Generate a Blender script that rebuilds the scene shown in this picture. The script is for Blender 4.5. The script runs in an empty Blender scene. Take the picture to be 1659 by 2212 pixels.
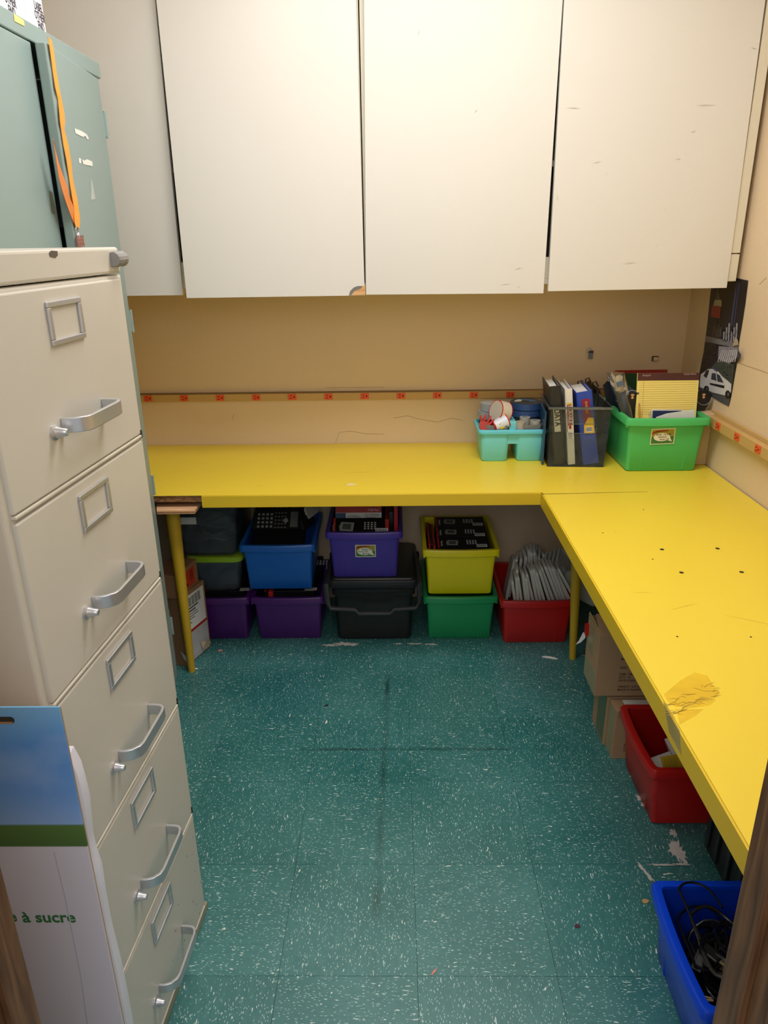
import bpy, math, random
from mathutils import Matrix, Vector
random.seed(7)
SC = bpy.context.scene
COL = SC.collection
# ---------------------------------------------------------------- camera
FPX, PITCH, YAW, ROLL, CAMZ = 1574.93, 0.360137, -0.0171059, -0.0145009, 1.514867
FW = Vector((math.sin(YAW)*math.cos(PITCH), math.cos(YAW)*math.cos(PITCH), -math.sin(PITCH)))
R0 = Vector((math.cos(YAW), -math.sin(YAW), 0.0)); U0 = R0.cross(FW)
RT = R0*math.cos(ROLL) + U0*math.sin(ROLL); UP = -R0*math.sin(ROLL) + U0*math.cos(ROLL)
CP = Vector((0, 0, CAMZ))
cd = bpy.data.cameras.new('camera'); cam = bpy.data.objects.new('camera', cd); COL.objects.link(cam)
cd.sensor_fit = 'VERTICAL'; cd.sensor_height = 36.0; cd.lens = 36.0*FPX/2212.0; cd.clip_start = 0.02
cam.matrix_world = Matrix(((RT.x, UP.x, -FW.x, 0), (RT.y, UP.y, -FW.y, 0), (RT.z, UP.z, -FW.z, CAMZ), (0, 0, 0, 1)))
SC.camera = cam
# ---------------------------------------------------------------- world, lights, exposure
w = bpy.data.worlds.new('world'); SC.world = w; w.use_nodes = True
w.node_tree.nodes['Background'].inputs[0].default_value = (0.93, 0.96, 1.0, 1)
w.node_tree.nodes['Background'].inputs[1].default_value = 0.55
SC.view_settings.view_transform = 'Standard'; SC.view_settings.look = 'None'
SC.view_settings.exposure = 0.0; SC.view_settings.gamma = 1.0; SC.view_settings.use_curve_mapping = False
LX, LY, LZ = 0.08, 1.69, 2.62
def area(name, loc, rot, sx, sy, power, col):
    l = bpy.data.lights.new(name, 'AREA'); l.shape = 'RECTANGLE'; l.size = sx; l.size_y = sy; l.energy = power; l.color = col
    o = bpy.data.objects.new(name, l); COL.objects.link(o); o.location = loc; o.rotation_euler = rot; return o
area('troffer_light', (LX, LY, LZ-0.045), (0, 0, 0), 1.15, 0.50, 26.5, (1.0, 0.985, 0.97))
area('hallway_fill', (0.0, -0.80, 2.20), (math.radians(35), 0, 0), 1.8, 1.4, 26.0, (1.0, 0.985, 0.97))  # unseen fill added beyond the doorway to brighten things under the worktops

def ray(px, py): return FW + RT*((px-829.5)/FPX) - UP*((py-1106.0)/FPX)
def on_ax(px, py, ax, val):
    r = ray(px, py); return CP + r*((val-CP[ax])/r[ax])
def on_x(px, py, X): return on_ax(px, py, 0, X)
def on_y(px, py, Y): return on_ax(px, py, 1, Y)
def on_z(px, py, Z): return on_ax(px, py, 2, Z)

# ---------------------------------------------------------------- materials
MATS = {}
def srgb(c):
    if isinstance(c, str):
        c = [int(c[i:i+2], 16)/255 for i in (0, 2, 4)]
    return tuple((x/12.92 if x <= 0.04045 else ((x+0.055)/1.055)**2.4) for x in c) + (1.0,)
def mat(name, col, rough=0.5, metal=0.0, var=0.06, scale=8.0, bump=0.0, bscale=200.0, spec=0.5, scuff=None, scuff_scale=30, emis=None, coat=0.0):
    if name in MATS: return MATS[name]
    m = bpy.data.materials.new(name); m.use_nodes = True; nt = m.node_tree; b = nt.nodes['Principled BSDF']
    c = srgb(col); tc = nt.nodes.new('ShaderNodeTexCoord')
    n = nt.nodes.new('ShaderNodeTexNoise'); n.inputs['Scale'].default_value = scale; n.inputs['Detail'].default_value = 4
    nt.links.new(tc.outputs['Object'], n.inputs['Vector'])
    mx = nt.nodes.new('ShaderNodeMix'); mx.data_type = 'RGBA'
    mx.inputs[6].default_value = tuple(max(0, v*(1-var)) for v in c[:3])+(1,); mx.inputs[7].default_value = tuple(min(1, v*(1+var)) for v in c[:3])+(1,)
    nt.links.new(n.outputs['Fac'], mx.inputs[0]); last = mx.outputs[2]
    if scuff:
        n2 = nt.nodes.new('ShaderNodeTexNoise'); n2.inputs['Scale'].default_value = scuff_scale; n2.inputs['Detail'].default_value = 8; n2.inputs['Roughness'].default_value = 0.65
        mp = nt.nodes.new('ShaderNodeMapping'); mp.inputs['Scale'].default_value = (1, 1, 0.45); nt.links.new(tc.outputs['Object'], mp.inputs[0]); nt.links.new(mp.outputs[0], n2.inputs['Vector'])
        rp = nt.nodes.new('ShaderNodeValToRGB'); rp.color_ramp.elements[0].position = 0.685; rp.color_ramp.elements[1].position = 0.75
        n3 = nt.nodes.new('ShaderNodeTexNoise'); n3.inputs['Scale'].default_value = scuff_scale*0.13
        nt.links.new(tc.outputs['Object'], n3.inputs['Vector'])
        rp3 = nt.nodes.new('ShaderNodeValToRGB'); rp3.color_ramp.elements[0].position = 0.5; rp3.color_ramp.elements[1].position = 0.62
        nt.links.new(n3.outputs['Fac'], rp3.inputs[0]); nt.links.new(n2.outputs['Fac'], rp.inputs[0])
        mu = nt.nodes.new('ShaderNodeMath'); mu.operation = 'MULTIPLY'; nt.links.new(rp.outputs[0], mu.inputs[0]); nt.links.new(rp3.outputs[0], mu.inputs[1])
        m2 = nt.nodes.new('ShaderNodeMix'); m2.data_type = 'RGBA'; m2.inputs[7].default_value = srgb(scuff)
        nt.links.new(mu.outputs[0], m2.inputs[0]); nt.links.new(last, m2.inputs[6]); last = m2.outputs[2]
    nt.links.new(last, b.inputs['Base Color'])
    b.inputs['Roughness'].default_value = rough; b.inputs['Metallic'].default_value = metal; b.inputs['Specular IOR Level'].default_value = spec
    b.inputs['Coat Weight'].default_value = coat
    if bump:
        nb = nt.nodes.new('ShaderNodeTexNoise'); nb.inputs['Scale'].default_value = bscale; nb.inputs['Detail'].default_value = 3
        nt.links.new(tc.outputs['Object'], nb.inputs['Vector'])
        bp = nt.nodes.new('ShaderNodeBump'); bp.inputs['Strength'].default_value = bump; bp.inputs['Distance'].default_value = 0.002
        nt.links.new(nb.outputs['Fac'], bp.inputs['Height']); nt.links.new(bp.outputs[0], b.inputs['Normal'])
    if emis:
        b.inputs['Emission Color'].default_value = srgb(emis[0]); b.inputs['Emission Strength'].default_value = emis[1]
    MATS[name] = m; return m
def clearmat(name, tint, gloss=0.12, rough=0.05, haze=0.0, hazecol='cccccc'):
    if name in MATS: return MATS[name]
    m = bpy.data.materials.new(name); m.use_nodes = True; nt = m.node_tree; nt.nodes.clear()
    o = nt.nodes.new('ShaderNodeOutputMaterial'); t = nt.nodes.new('ShaderNodeBsdfTransparent'); t.inputs[0].default_value = srgb(tint)
    g = nt.nodes.new('ShaderNodeBsdfGlossy'); g.inputs['Roughness'].default_value = rough
    d = nt.nodes.new('ShaderNodeBsdfDiffuse'); d.inputs[0].default_value = srgb(hazecol)
    lw = nt.nodes.new('ShaderNodeLayerWeight'); lw.inputs[0].default_value = gloss
    tc = nt.nodes.new('ShaderNodeTexCoord'); nz = nt.nodes.new('ShaderNodeTexNoise'); nz.inputs['Scale'].default_value = 25; nt.links.new(tc.outputs['Object'], nz.inputs['Vector'])
    ml = nt.nodes.new('ShaderNodeMath'); ml.operation = 'MULTIPLY'; ml.inputs[1].default_value = haze*2; nt.links.new(nz.outputs['Fac'], ml.inputs[0])
    a = nt.nodes.new('ShaderNodeMixShader'); b = nt.nodes.new('ShaderNodeMixShader')
    nt.links.new(ml.outputs[0], a.inputs[0]); nt.links.new(t.outputs[0], a.inputs[1]); nt.links.new(d.outputs[0], a.inputs[2])
    nt.links.new(lw.outputs['Fresnel'], b.inputs[0]); nt.links.new(a.outputs[0], b.inputs[1]); nt.links.new(g.outputs[0], b.inputs[2])
    nt.links.new(b.outputs[0], o.inputs[0]); MATS[name] = m; return m
def woodmat(name, c1, c2, scale=14, axis=(1, 12, 12), rough=0.5):
    if name in MATS: return MATS[name]
    m = bpy.data.materials.new(name); m.use_nodes = True; nt = m.node_tree; b = nt.nodes['Principled BSDF']
    tc = nt.nodes.new('ShaderNodeTexCoord'); mp = nt.nodes.new('ShaderNodeMapping'); mp.inputs['Scale'].default_value = axis
    n = nt.nodes.new('ShaderNodeTexNoise'); n.inputs['Scale'].default_value = scale; n.inputs['Detail'].default_value = 6; n.inputs['Distortion'].default_value = 0.6
    r = nt.nodes.new('ShaderNodeValToRGB'); r.color_ramp.elements[0].position = 0.32; r.color_ramp.elements[1].position = 0.68
    r.color_ramp.elements[0].color = srgb(c1); r.color_ramp.elements[1].color = srgb(c2)
    nt.links.new(tc.outputs['Object'], mp.inputs[0]); nt.links.new(mp.outputs[0], n.inputs['Vector']); nt.links.new(n.outputs['Fac'], r.inputs[0]); nt.links.new(r.outputs[0], b.inputs['Base Color'])
    b.inputs['Roughness'].default_value = rough; MATS[name] = m; return m
T = 0.3048; TX0, TY0 = -0.26587, 1.44140
def tilemat():
    m = bpy.data.materials.new('green_vinyl_tile'); m.use_nodes = True; nt = m.node_tree; b = nt.nodes['Principled BSDF']; N = nt.nodes.new; L = nt.links.new
    g = N('ShaderNodeNewGeometry'); sp = N('ShaderNodeSeparateXYZ'); L(g.outputs['Position'], sp.inputs[0])
    def math_(op, a, bb=None, cc=None):
        n = N('ShaderNodeMath'); n.operation = op
        for i, v in enumerate((a, bb, cc)):
            if v is None: continue
            if isinstance(v, (int, float)): n.inputs[i].default_value = v
            else: L(v, n.inputs[i])
        return n.outputs[0]
    fx = math_('FLOOR', math_('DIVIDE', math_('SUBTRACT', sp.outputs[0], TX0), T)); fy = math_('FLOOR', math_('DIVIDE', math_('SUBTRACT', sp.outputs[1], TY0), T))
    par = math_('PINGPONG', math_('ADD', fx, fy), 1.0)
    def coords(sa, sb):
        ca = N('ShaderNodeCombineXYZ'); L(math_('MULTIPLY', sp.outputs[0], sa), ca.inputs[0]); L(math_('MULTIPLY', sp.outputs[1], sb), ca.inputs[1])
        cb = N('ShaderNodeCombineXYZ'); L(math_('MULTIPLY', sp.outputs[0], sb), cb.inputs[0]); L(math_('MULTIPLY', sp.outputs[1], sa), cb.inputs[1])
        mx = N('ShaderNodeMix'); mx.data_type = 'VECTOR'; L(par, mx.inputs[0]); L(ca.outputs[0], mx.inputs[4]); L(cb.outputs[0], mx.inputs[5])
        # slight waviness
        nz = N('ShaderNodeTexNoise'); nz.inputs['Scale'].default_value = 24; L(g.outputs['Position'], nz.inputs['Vector'])
        vs = N('ShaderNodeVectorMath'); vs.operation = 'SCALE'; vs.inputs[3].default_value = 2.2; L(nz.outputs['Color'], vs.inputs[0])
        ad = N('ShaderNodeVectorMath'); ad.operation = 'ADD'; L(mx.outputs[1], ad.inputs[0]); L(vs.outputs[0], ad.inputs[1]); return ad.outputs[0]
    def flecks(sa, sb, thr, soft, keep):
        v = N('ShaderNodeTexVoronoi'); v.inputs['Scale'].default_value = 1.0; L(coords(sa, sb), v.inputs['Vector'])
        s = math_('SUBTRACT', 1.0, math_('SMOOTHSTEP' if False else 'MULTIPLY', math_('MAXIMUM', math_('SUBTRACT', v.outputs['Distance'], thr), 0.0), 1.0/soft))
        s = math_('MAXIMUM', math_('MINIMUM', s, 1.0), 0.0)
        sc = N('ShaderNodeSeparateColor'); L(v.outputs['Color'], sc.inputs[0])
        return math_('MULTIPLY', s, math_('GREATER_THAN', sc.outputs[0], keep)), sc.outputs[1]
    f1, r1 = flecks(100, 330, 0.17, 0.12, 0.30)
    f2, r2 = flecks(46, 150, 0.15, 0.08, 0.62)
    f3, r3 = flecks(22, 60, 0.11, 0.03, 0.90)
    # base colour
    n1 = N('ShaderNodeTexNoise'); n1.inputs['Scale'].default_value = 3.2; n1.inputs['Detail'].default_value = 5; L(g.outputs['Position'], n1.inputs['Vector'])
    n2 = N('ShaderNodeTexNoise'); n2.inputs['Scale'].default_value = 1.0; n2.inputs['Detail'].default_value = 6; L(coords(30, 110), n2.inputs['Vector'])
    rp = N('ShaderNodeValToRGB'); rp.color_ramp.elements[0].color = srgb('1e6161'); rp.color_ramp.elements[1].color = srgb('488583')
    rp.color_ramp.elements[0].position = 0.3; rp.color_ramp.elements[1].position = 0.75
    oi = N('ShaderNodeObjectInfo')
    L(math_('ADD', math_('MULTIPLY', n1.outputs['Fac'], 0.55), math_('ADD', math_('MULTIPLY', n2.outputs['Fac'], 0.35), math_('MULTIPLY', oi.outputs['Random'], 0.12))), rp.inputs[0])
    def mixc(fac, a, c):
        mx = N('ShaderNodeMix'); mx.data_type = 'RGBA'; L(fac, mx.inputs[0]); L(a, mx.inputs[6]); mx.inputs[7].default_value = srgb(c); return mx.outputs[2]
    c = mixc(math_('MULTIPLY', f1, 0.75), rp.outputs[0], 'c2e0d8'); c = mixc(math_('MULTIPLY', f2, 0.8), c, 'cfe2da'); c = mixc(math_('MULTIPLY', f3, 0.95), c, 'e8e8dc')
    # dark wear lines: one along x at y=1.93, one along y near x=-0.02
    def band(coord, at, half, lo, hi, other):
        nn = N('ShaderNodeTexNoise'); nn.inputs['Scale'].default_value = 7; L(g.outputs['Position'], nn.inputs['Vector'])
        d = math_('ABSOLUTE', math_('SUBTRACT', coord, at)); k = math_('MAXIMUM', math_('SUBTRACT', 1.0, math_('DIVIDE', d, half)), 0.0)
        inside = math_('MULTIPLY', math_('GREATER_THAN', other, lo), math_('LESS_THAN', other, hi))
        return math_('MULTIPLY', math_('MULTIPLY', k, inside), math_('MINIMUM', math_('MAXIMUM', math_('MULTIPLY', math_('SUBTRACT', nn.outputs['Fac'], 0.3), 2.6), 0.0), 1.0))
    c = mixc(math_('MULTIPLY', band(sp.outputs[1], 1.893, 0.010, -0.32, 0.46, sp.outputs[0]), 0.85), c, '0c2f2a')
    tilt = math_('ADD', sp.outputs[0], math_('MULTIPLY', math_('SUBTRACT', 1.9, sp.outputs[1]), 0.02))
    c = mixc(math_('MULTIPLY', band(tilt, -0.042, 0.013, 1.10, 2.32, sp.outputs[1]), 0.75), c, '12362f')
    L(c, b.inputs['Base Color'])
    rr = N('ShaderNodeMapRange'); L(n1.outputs['Fac'], rr.inputs[0]); rr.inputs[3].default_value = 0.22; rr.inputs[4].default_value = 0.46; L(rr.outputs[0], b.inputs['Roughness']); b.inputs['Specular IOR Level'].default_value = 0.8
    bp = N('ShaderNodeBump'); bp.inputs['Strength'].default_value = 0.15; bp.inputs['Distance'].default_value = 0.002; L(n2.outputs['Fac'], bp.inputs['Height']); L(bp.outputs[0], b.inputs['Normal'])
    return m

# ---------------------------------------------------------------- mesh helpers
class MB:
    def __init__(s): s.v = []; s.f = []
    def add(s, vs, fs, M=None):
        o = len(s.v)
        s.v += [(M @ Vector(v)) if M is not None else Vector(v) for v in vs]; s.f += [tuple(i+o for i in f) for f in fs]; return s
    def box(s, x0, x1, y0, y1, z0, z1, M=None):
        return s.add([(x0, y0, z0), (x1, y0, z0), (x1, y1, z0), (x0, y1, z0), (x0, y0, z1), (x1, y0, z1), (x1, y1, z1), (x0, y1, z1)],
                     [(0, 3, 2, 1), (4, 5, 6, 7), (0, 1, 5, 4), (1, 2, 6, 5), (2, 3, 7, 6), (3, 0, 4, 7)], M)
    def loft(s, rings, cap0=True, cap1=True, M=None):
        n = len(rings[0]); vs = [p for r in rings for p in r]; fs = []
        for k in range(len(rings)-1):
            for i in range(n):
                j = (i+1) % n; fs.append((k*n+i, k*n+j, (k+1)*n+j, (k+1)*n+i))
        if cap0: fs.append(tuple(reversed(range(n))))
        if cap1: fs.append(tuple(range((len(rings)-1)*n, len(rings)*n)))
        return s.add(vs, fs, M)
    def prism(s, poly, d, M=None):  # poly in local xy extruded along z 0..d
        return s.loft([[(x, y, 0) for x, y in poly], [(x, y, d) for x, y in poly]], M=M)
    def tube(s, pts, r, seg=8, M=None, closed=False, flat=None):
        pts = [Vector(p) for p in pts]; rings = []; n = len(pts); prev = None
        for i, p in enumerate(pts):
            a = pts[(i-1) % n] if (i > 0 or closed) else p; b = pts[(i+1) % n] if (i < n-1 or closed) else p
            t = (b-a).normalized() if (b-a).length > 1e-9 else Vector((0, 0, 1))
            if prev is None: u = t.orthogonal().normalized()
            else: u = (prev - t*prev.dot(t)).normalized()
            prev = u; v = t.cross(u); rr = r[i] if isinstance(r, (list, tuple)) else r
            rings.append([p + u*math.cos(2*math.pi*k/seg)*rr + v*math.sin(2*math.pi*k/seg)*rr*(flat or 1) for k in range(seg)])
        if closed: rings.append(rings[0]); return s.loft(rings, False, False, M)
        return s.loft(rings, True, True, M)
    def lathe(s, prof, seg=24, M=None, c0=True, c1=True):
        return s.loft([[(r*math.cos(2*math.pi*k/seg), r*math.sin(2*math.pi*k/seg), z) for k in range(seg)] for r, z in prof], c0, c1, M)
    def build(s, name, m, parent=None, bevel=0.0, smooth=False, world=False, seg=2):
        me = bpy.data.meshes.new(name); vs = s.v
        if world and parent is not None:
            inv = rootmat(parent).inverted(); vs = [inv @ v for v in vs]
        me.from_pydata([tuple(v) for v in vs], [], s.f); me.materials.append(m)
        if smooth:
            for p in me.polygons: p.use_smooth = True
            me.set_sharp_from_angle(angle=math.radians(40))
        me.update(); o = bpy.data.objects.new(name, me); COL.objects.link(o)
        if parent is not None: o.parent = parent
        if bevel:
            b = o.modifiers.new('bevel', 'BEVEL'); b.width = bevel; b.segments = seg; b.limit_method = 'ANGLE'; b.angle_limit = math.radians(40)
        return o
def rootmat(o):
    M = o.matrix_basis.copy()
    while o.parent is not None: o = o.parent; M = o.matrix_basis @ M
    return M
def rrect(w, d, r, z=0.0, n=4, cx=0.0, cy=0.0, bow=0.0):
    pts = []
    for (sx, sy, a0) in ((1, -1, -90), (1, 1, 0), (-1, 1, 90), (-1, -1, 180)):
        for k in range(n+1):
            a = math.radians(a0+90*k/n); x = sx*(w/2-r)+r*math.cos(a); y = sy*(d/2-r)+r*math.sin(a); pts.append((x+cx, y+cy, z))
        if bow and (sx, sy) == (-1, -1):
            for q in (-0.66, -0.33, 0, 0.33, 0.66): pts.append((q*(w/2-r)+cx, -d/2-bow*(1-q*q)+cy, z))
        elif bow is not None and bow == 0 and False: pass
    return pts
def mk_loft(name, rings, m, parent=None, **k): return MB().loft(rings).build(name, m, parent, **k)
def box(name, x0, x1, y0, y1, z0, z1, m, parent=None, bevel=0.0, world=False, M=None): return MB().box(x0, x1, y0, y1, z0, z1, M).build(name, m, parent, bevel, world=world)
def tag(o, label=None, cat=None, group=None, kind=None):
    if label: o['label'] = label
    if cat: o['category'] = cat
    if group: o['group'] = group
    if kind: o['kind'] = kind
    return o
def thing(name, label, cat, loc=(0, 0, 0), rotz=0.0, group=None, M=None):
    o = bpy.data.objects.new(name, None); COL.objects.link(o); o.empty_display_size = 0.05
    if M is not None: o.matrix_basis = M
    else: o.location = loc; o.rotation_euler = (0, 0, rotz)
    o.matrix_basis  # location/rotation are read back through rootmat
    return tag(o, label, cat, group)
def copy_tree(o, parent=None):
    c = o.copy(); COL.objects.link(c); c.parent = parent
    for ch in [x for x in bpy.data.objects if x.parent == o]: copy_tree(ch, c)
    return c
def frame(o, right, up):  # matrix with x=right, y=up, z=normal at o
    r = Vector(right).normalized(); u = Vector(up); u = (u - r*u.dot(r)).normalized(); n = r.cross(u)
    return Matrix(((r.x, u.x, n.x, o[0]), (r.y, u.y, n.y, o[1]), (r.z, u.z, n.z, o[2]), (0, 0, 0, 1)))
def text(name, s, size, m, parent, M, align='LEFT', bold=0.0, sx=1.0, world=False, spacing=1.0):
    c = bpy.data.curves.new(name, 'FONT'); c.body = s; c.size = size; c.align_x = align; c.offset = bold; c.extrude = 0.0002; c.resolution_u = 3; c.space_line = spacing
    t = bpy.data.objects.new(name+'_tmp', c); COL.objects.link(t); bpy.context.view_layer.update()
    me = bpy.data.meshes.new_from_object(t.evaluated_get(bpy.context.evaluated_depsgraph_get())); bpy.data.objects.remove(t); bpy.data.curves.remove(c)
    X = M @ Matrix.Diagonal((sx, 1, 1, 1))
    if world and parent is not None: X = rootmat(parent).inverted() @ X
    me.transform(X); me.materials.clear(); me.materials.append(m); me.name = name
    o = bpy.data.objects.new(name, me); COL.objects.link(o); o.parent = parent; return o
def flat(name, pts, m, parent, thick=0.0006, normal=None, world=True):
    """thin solid polygon from 3-D points, thickened along its normal"""
    P = [Vector(p) for p in pts]
    n = Vector(normal).normalized() if normal is not None else (P[1]-P[0]).cross(P[2]-P[0]).normalized()
    a = sum(((P[i]-P[0]).cross(P[(i+1) % len(P)]-P[0]) for i in range(len(P))), Vector())
    if a.dot(n) < 0: P.reverse()
    return MB().loft([[p for p in P], [p+n*thick for p in P]]).build(name, m, parent, world=world)

# palette
CREAM = mat('cabinet_cream_laminate', 'dedad2', 0.42, var=0.02, scale=3, scuff='b9b6ad', scuff_scale=26)
CREAMS = mat('cabinet_frame_cream', 'ddd6c2', 0.5, var=0.02)
WALLM = mat('wall_peach_paint', 'e3caa8', 0.55, var=0.03, scale=2.5, bump=0.35, bscale=60)
YEL = mat('yellow_laminate', 'ebd03e', 0.36, var=0.03, scale=3, scuff='cfa41c', scuff_scale=22)
YELE = mat('yellow_edge_band', 'e0bd28', 0.42, var=0.03, scale=5)
FILE = mat('putty_enamel', 'd1ccc1', 0.36, var=0.035, scale=3, scuff='a59a7c', scuff_scale=14)
TEAL = mat('teal_enamel', '8ca09e', 0.38, var=0.04, scale=2.5)
CHROME = mat('brushed_aluminium', 'c6c7cb', 0.34, metal=0.7, var=0.03)
CARD = mat('brown_cardboard', '9a7350', 0.8, var=0.06, scale=12, bump=0.1)
CARDT = mat('tan_cardboard', 'b08f6c', 0.8, var=0.05, scale=12, bump=0.1)
TAPE = mat('tan_packing_tape', 'a39572', 0.3, var=0.08)
WHITE = mat('white_paper', 'e6e4e2', 0.7, var=0.02)
OFFW = mat('offwhite_plastic', 'c6c4bc', 0.4, var=0.03)
BLACK = mat('black_plastic', '1b1c1d', 0.42, var=0.05)
BLACKS = mat('black_satin_box', '141416', 0.35, var=0.05)
INK = mat('black_ink', '1d1b1a', 0.6, var=0.0)
GREYM = mat('grey_plastic', '7c7b79', 0.5, var=0.04)
RED = mat('red_plastic', 'c01a16', 0.35, var=0.04)
REDC = mat('red_print', 'b5231f', 0.5, var=0.04)
GRN = mat('green_plastic', '4cbf6c', 0.32, var=0.04)
GRN2 = mat('emerald_plastic', '1f9a5e', 0.32, var=0.04)
BLUE = mat('blue_plastic', '1a62bd', 0.32, var=0.04)
BLUE2 = mat('royal_blue_plastic', '0a46e0', 0.30, var=0.03)
PURP = mat('purple_plastic', '4c1a6e', 0.34, var=0.04)
VIOL = mat('violet_plastic', '46329c', 0.34, var=0.04, scuff='7d70b8', scuff_scale=20)
YCR = mat('yellow_plastic', 'eadc12', 0.34, var=0.04)
AQUA = mat('turquoise_plastic', '74d4dc', 0.38, var=0.03)
DKW = woodmat('door_frame_wood', '4a2a16', '7d5636', 5, (14, 14, 1.2), 0.45)
PLY = woodmat('plywood', 'c4936a', 'e4ba92', 10, (1, 9, 9), 0.7)
CHIPB = woodmat('raw_particle_board', '5a3c24', 'a57a50', 30, (2, 6, 6), 0.9)
DIRT = mat('grey_dirt', '5b5a55', 0.8)
ORG = mat('orange_outlet_plastic', 'ea5a2c', 0.4, var=0.03)
STRIP = mat('tan_raceway_enamel', 'c9a468', 0.42, var=0.03)
SCRN = mat('grey_screen_print', '8b8f8b', 0.5)
KEYW = mat('pale_key_print', 'c2c4c4', 0.5)

# ---------------------------------------------------------------- setting
XL, XR, YB, ZC = -1.26, 1.145, 2.938, 2.66
H = 0.715
def struct(o, label=None): o['kind'] = 'structure'; (label and o.__setitem__('label', label)); return o
struct(box('floor', -1.5, 1.4, -1.2, 3.1, -0.06, -0.004, mat('floor_grout', '0f2c29', 0.8)), 'green vinyl tile floor with pale flecks')
floor = bpy.data.objects['floor']; TM = tilemat()
meshes = {}
for i in range(-4, 5):
    for j in range(-8, 5):
        x0, x1 = max(TX0+i*T, XL), min(TX0+(i+1)*T, XR); y0, y1 = max(TY0+j*T, -1.0), min(TY0+(j+1)*T, YB)
        if x1-x0 < 0.01 or y1-y0 < 0.01: continue
        g = 0.0004; key = (round(x1-x0, 4), round(y1-y0, 4))
        if key not in meshes:
            meshes[key] = MB().box(g, x1-x0-g, g, y1-y0-g, -0.004, 0.0).build('floor_tile', TM, floor, 0.0003).data; o = bpy.data.objects['floor_tile'] if 'floor_tile' in bpy.data.objects and len(meshes) == 1 else [q for q in bpy.data.objects if q.data == meshes[key]][0]
        else:
            o = bpy.data.objects.new('floor_tile', meshes[key]); COL.objects.link(o); o.parent = floor
        o.location = (x0, y0, 0)
struct(box('wall_back', XL-0.1, XR+0.1, YB, YB+0.1, -0.06, ZC+0.02, WALLM), 'peach painted back wall')
struct(box('wall_right', XR, XR+0.1, 0.45, YB, -0.06, ZC+0.02, WALLM), 'peach painted right wall')
struct(box('wall_left', XL-0.1, XL, 0.45, YB, -0.06, ZC+0.02, WALLM), 'peach painted left wall')
struct(box('ceiling', XL-0.1, XR+0.1, 0.45, YB+0.1, ZC, ZC+0.08, mat('ceiling_white', 'e8e6e0', 0.8)), 'white ceiling')
DL, DR = -0.415, 0.355
wf = MB().box(XL, DL-0.03, 0.45, 0.56, -0.06, ZC).box(DR+0.03, XR, 0.45, 0.56, -0.06, ZC).box(DL-0.03, DR+0.03, 0.45, 0.56, 2.12, ZC)
struct(wf.build('wall_front', WALLM), 'front wall around the doorway')
def jamb(name, xin, sgn, lab):
    t = MB().box(min(xin, xin+sgn*0.03), max(xin, xin+sgn*0.03), 0.535, 0.577, -0.004, 2.12)
    t.box(min(xin+sgn*0.008, xin+sgn*0.03), max(xin+sgn*0.008, xin+sgn*0.03), 0.43, 0.535, -0.004, 2.12)
    t.box(min(xin+sgn*0.002, xin+sgn*0.09), max(xin+sgn*0.002, xin+sgn*0.09), 0.405, 0.43, -0.004, 2.2)
    o = struct(t.build(name, DKW, None, 0.002), lab)
    return o
jamb('trim_1', DL, -1, 'brown wooden door jamb on the left'); jamb('trim_2', DR, 1, 'brown wooden door jamb on the right')
# cove along the base of the right wall, narrow conduit in the corner
# floor: worn-through pale patches and paper scraps
PATCH = mat('worn_pale_patch', 'c9c3bf', 0.8, var=0.15, scale=60, bump=0.3)
def blob(name, cx, cy, rx, ry, m, seed, z=0.0002, n=22, rough=0.45, parent=None, th=0.0005, rot=0.0):
    rnd = random.Random(seed); pts = []
    for k in range(n):
        a = 2*math.pi*k/n; q = 1-rough*rnd.random(); x, y = rx*q*math.cos(a), ry*q*math.sin(a)
        pts.append(Vector((cx+x*math.cos(rot)-y*math.sin(rot), cy+x*math.sin(rot)+y*math.cos(rot), z)))
    vs = pts + [p+Vector((0, 0, th)) for p in pts] + [Vector((cx, cy, z+th))]; fs = [(2*n, n+k, n+(k+1) % n) for k in range(n)] + [(k, (k+1) % n, n+(k+1) % n, n+k) for k in range(n)]
    return MB().add(vs, fs).build(name, m, parent)
for k, (px, py, rx, ry, rot) in enumerate([(712, 1394, .045, .012, 0), (742, 1391, .05, .018, 0), (765, 1392, .02, .016, 0), (860, 1391, .022, .006, 0), (895, 1391, .035, .008, 0), (932, 1392, .032, .009, 0),
                                       (1458, 1835, .022, .05, -.2), (1467, 1845, .022, .045, 0), (1455, 1800, .012, .02, 0), (1383, 1725, .014, .02, .4), (1393, 1738, .018, .022, 0),
                                       (1430, 1869, .05, .004, 0), (1392, 1882, .006, .04, .4), (1402, 1895, .006, .03, .3), (1472, 1868, .03, .005, 0)]):
    q = on_z(px, py, 0); tag(blob('worn_patch', q.x, q.y, rx, ry, PATCH, k, z=.0002+.00012*k, rot=rot, parent=floor, n=30, rough=0.7), 'pale worn patch in the floor')
def scrap(label, px, py, rx, ry, m, seed, rot=0.0):
    q = on_z(px, py, 0); o = blob('paper_scrap', q.x, q.y, rx, ry, m, seed, z=0.0006, n=9, rough=0.35, th=0.0012, rot=rot); tag(o, label, 'litter')
PINK = mat('pink_scrap', 'd58a80', 0.7); TANS = mat('tan_scrap', 'c79a68', 0.7)
scrap('long curled white paper scrap on the floor in front of the red crate', 1188, 1421, .034, .009, WHITE, 3, -.35)
scrap('small pink and white scrap on the floor beside the brown shipping box', 476, 1406, .011, .009, PINK, 4)
scrap('tan chip of debris on the floor left of the blue crate of cables', 1394, 1947, .012, .008, TANS, 5)
scrap('tiny white scrap on the floor beside the foot of the left yellow leg', 424, 1445, .009, .005, WHITE, 6)
scrap('dark purple crumb on the open floor left of the blue crate', 1247, 2001, .008, .006, mat('maroon_crumb', '4a2230', .5), 7)
scrap('small pink thread scrap on the bottom of the floor', 938, 2100, .012, .003, PINK, 8, .9)
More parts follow.
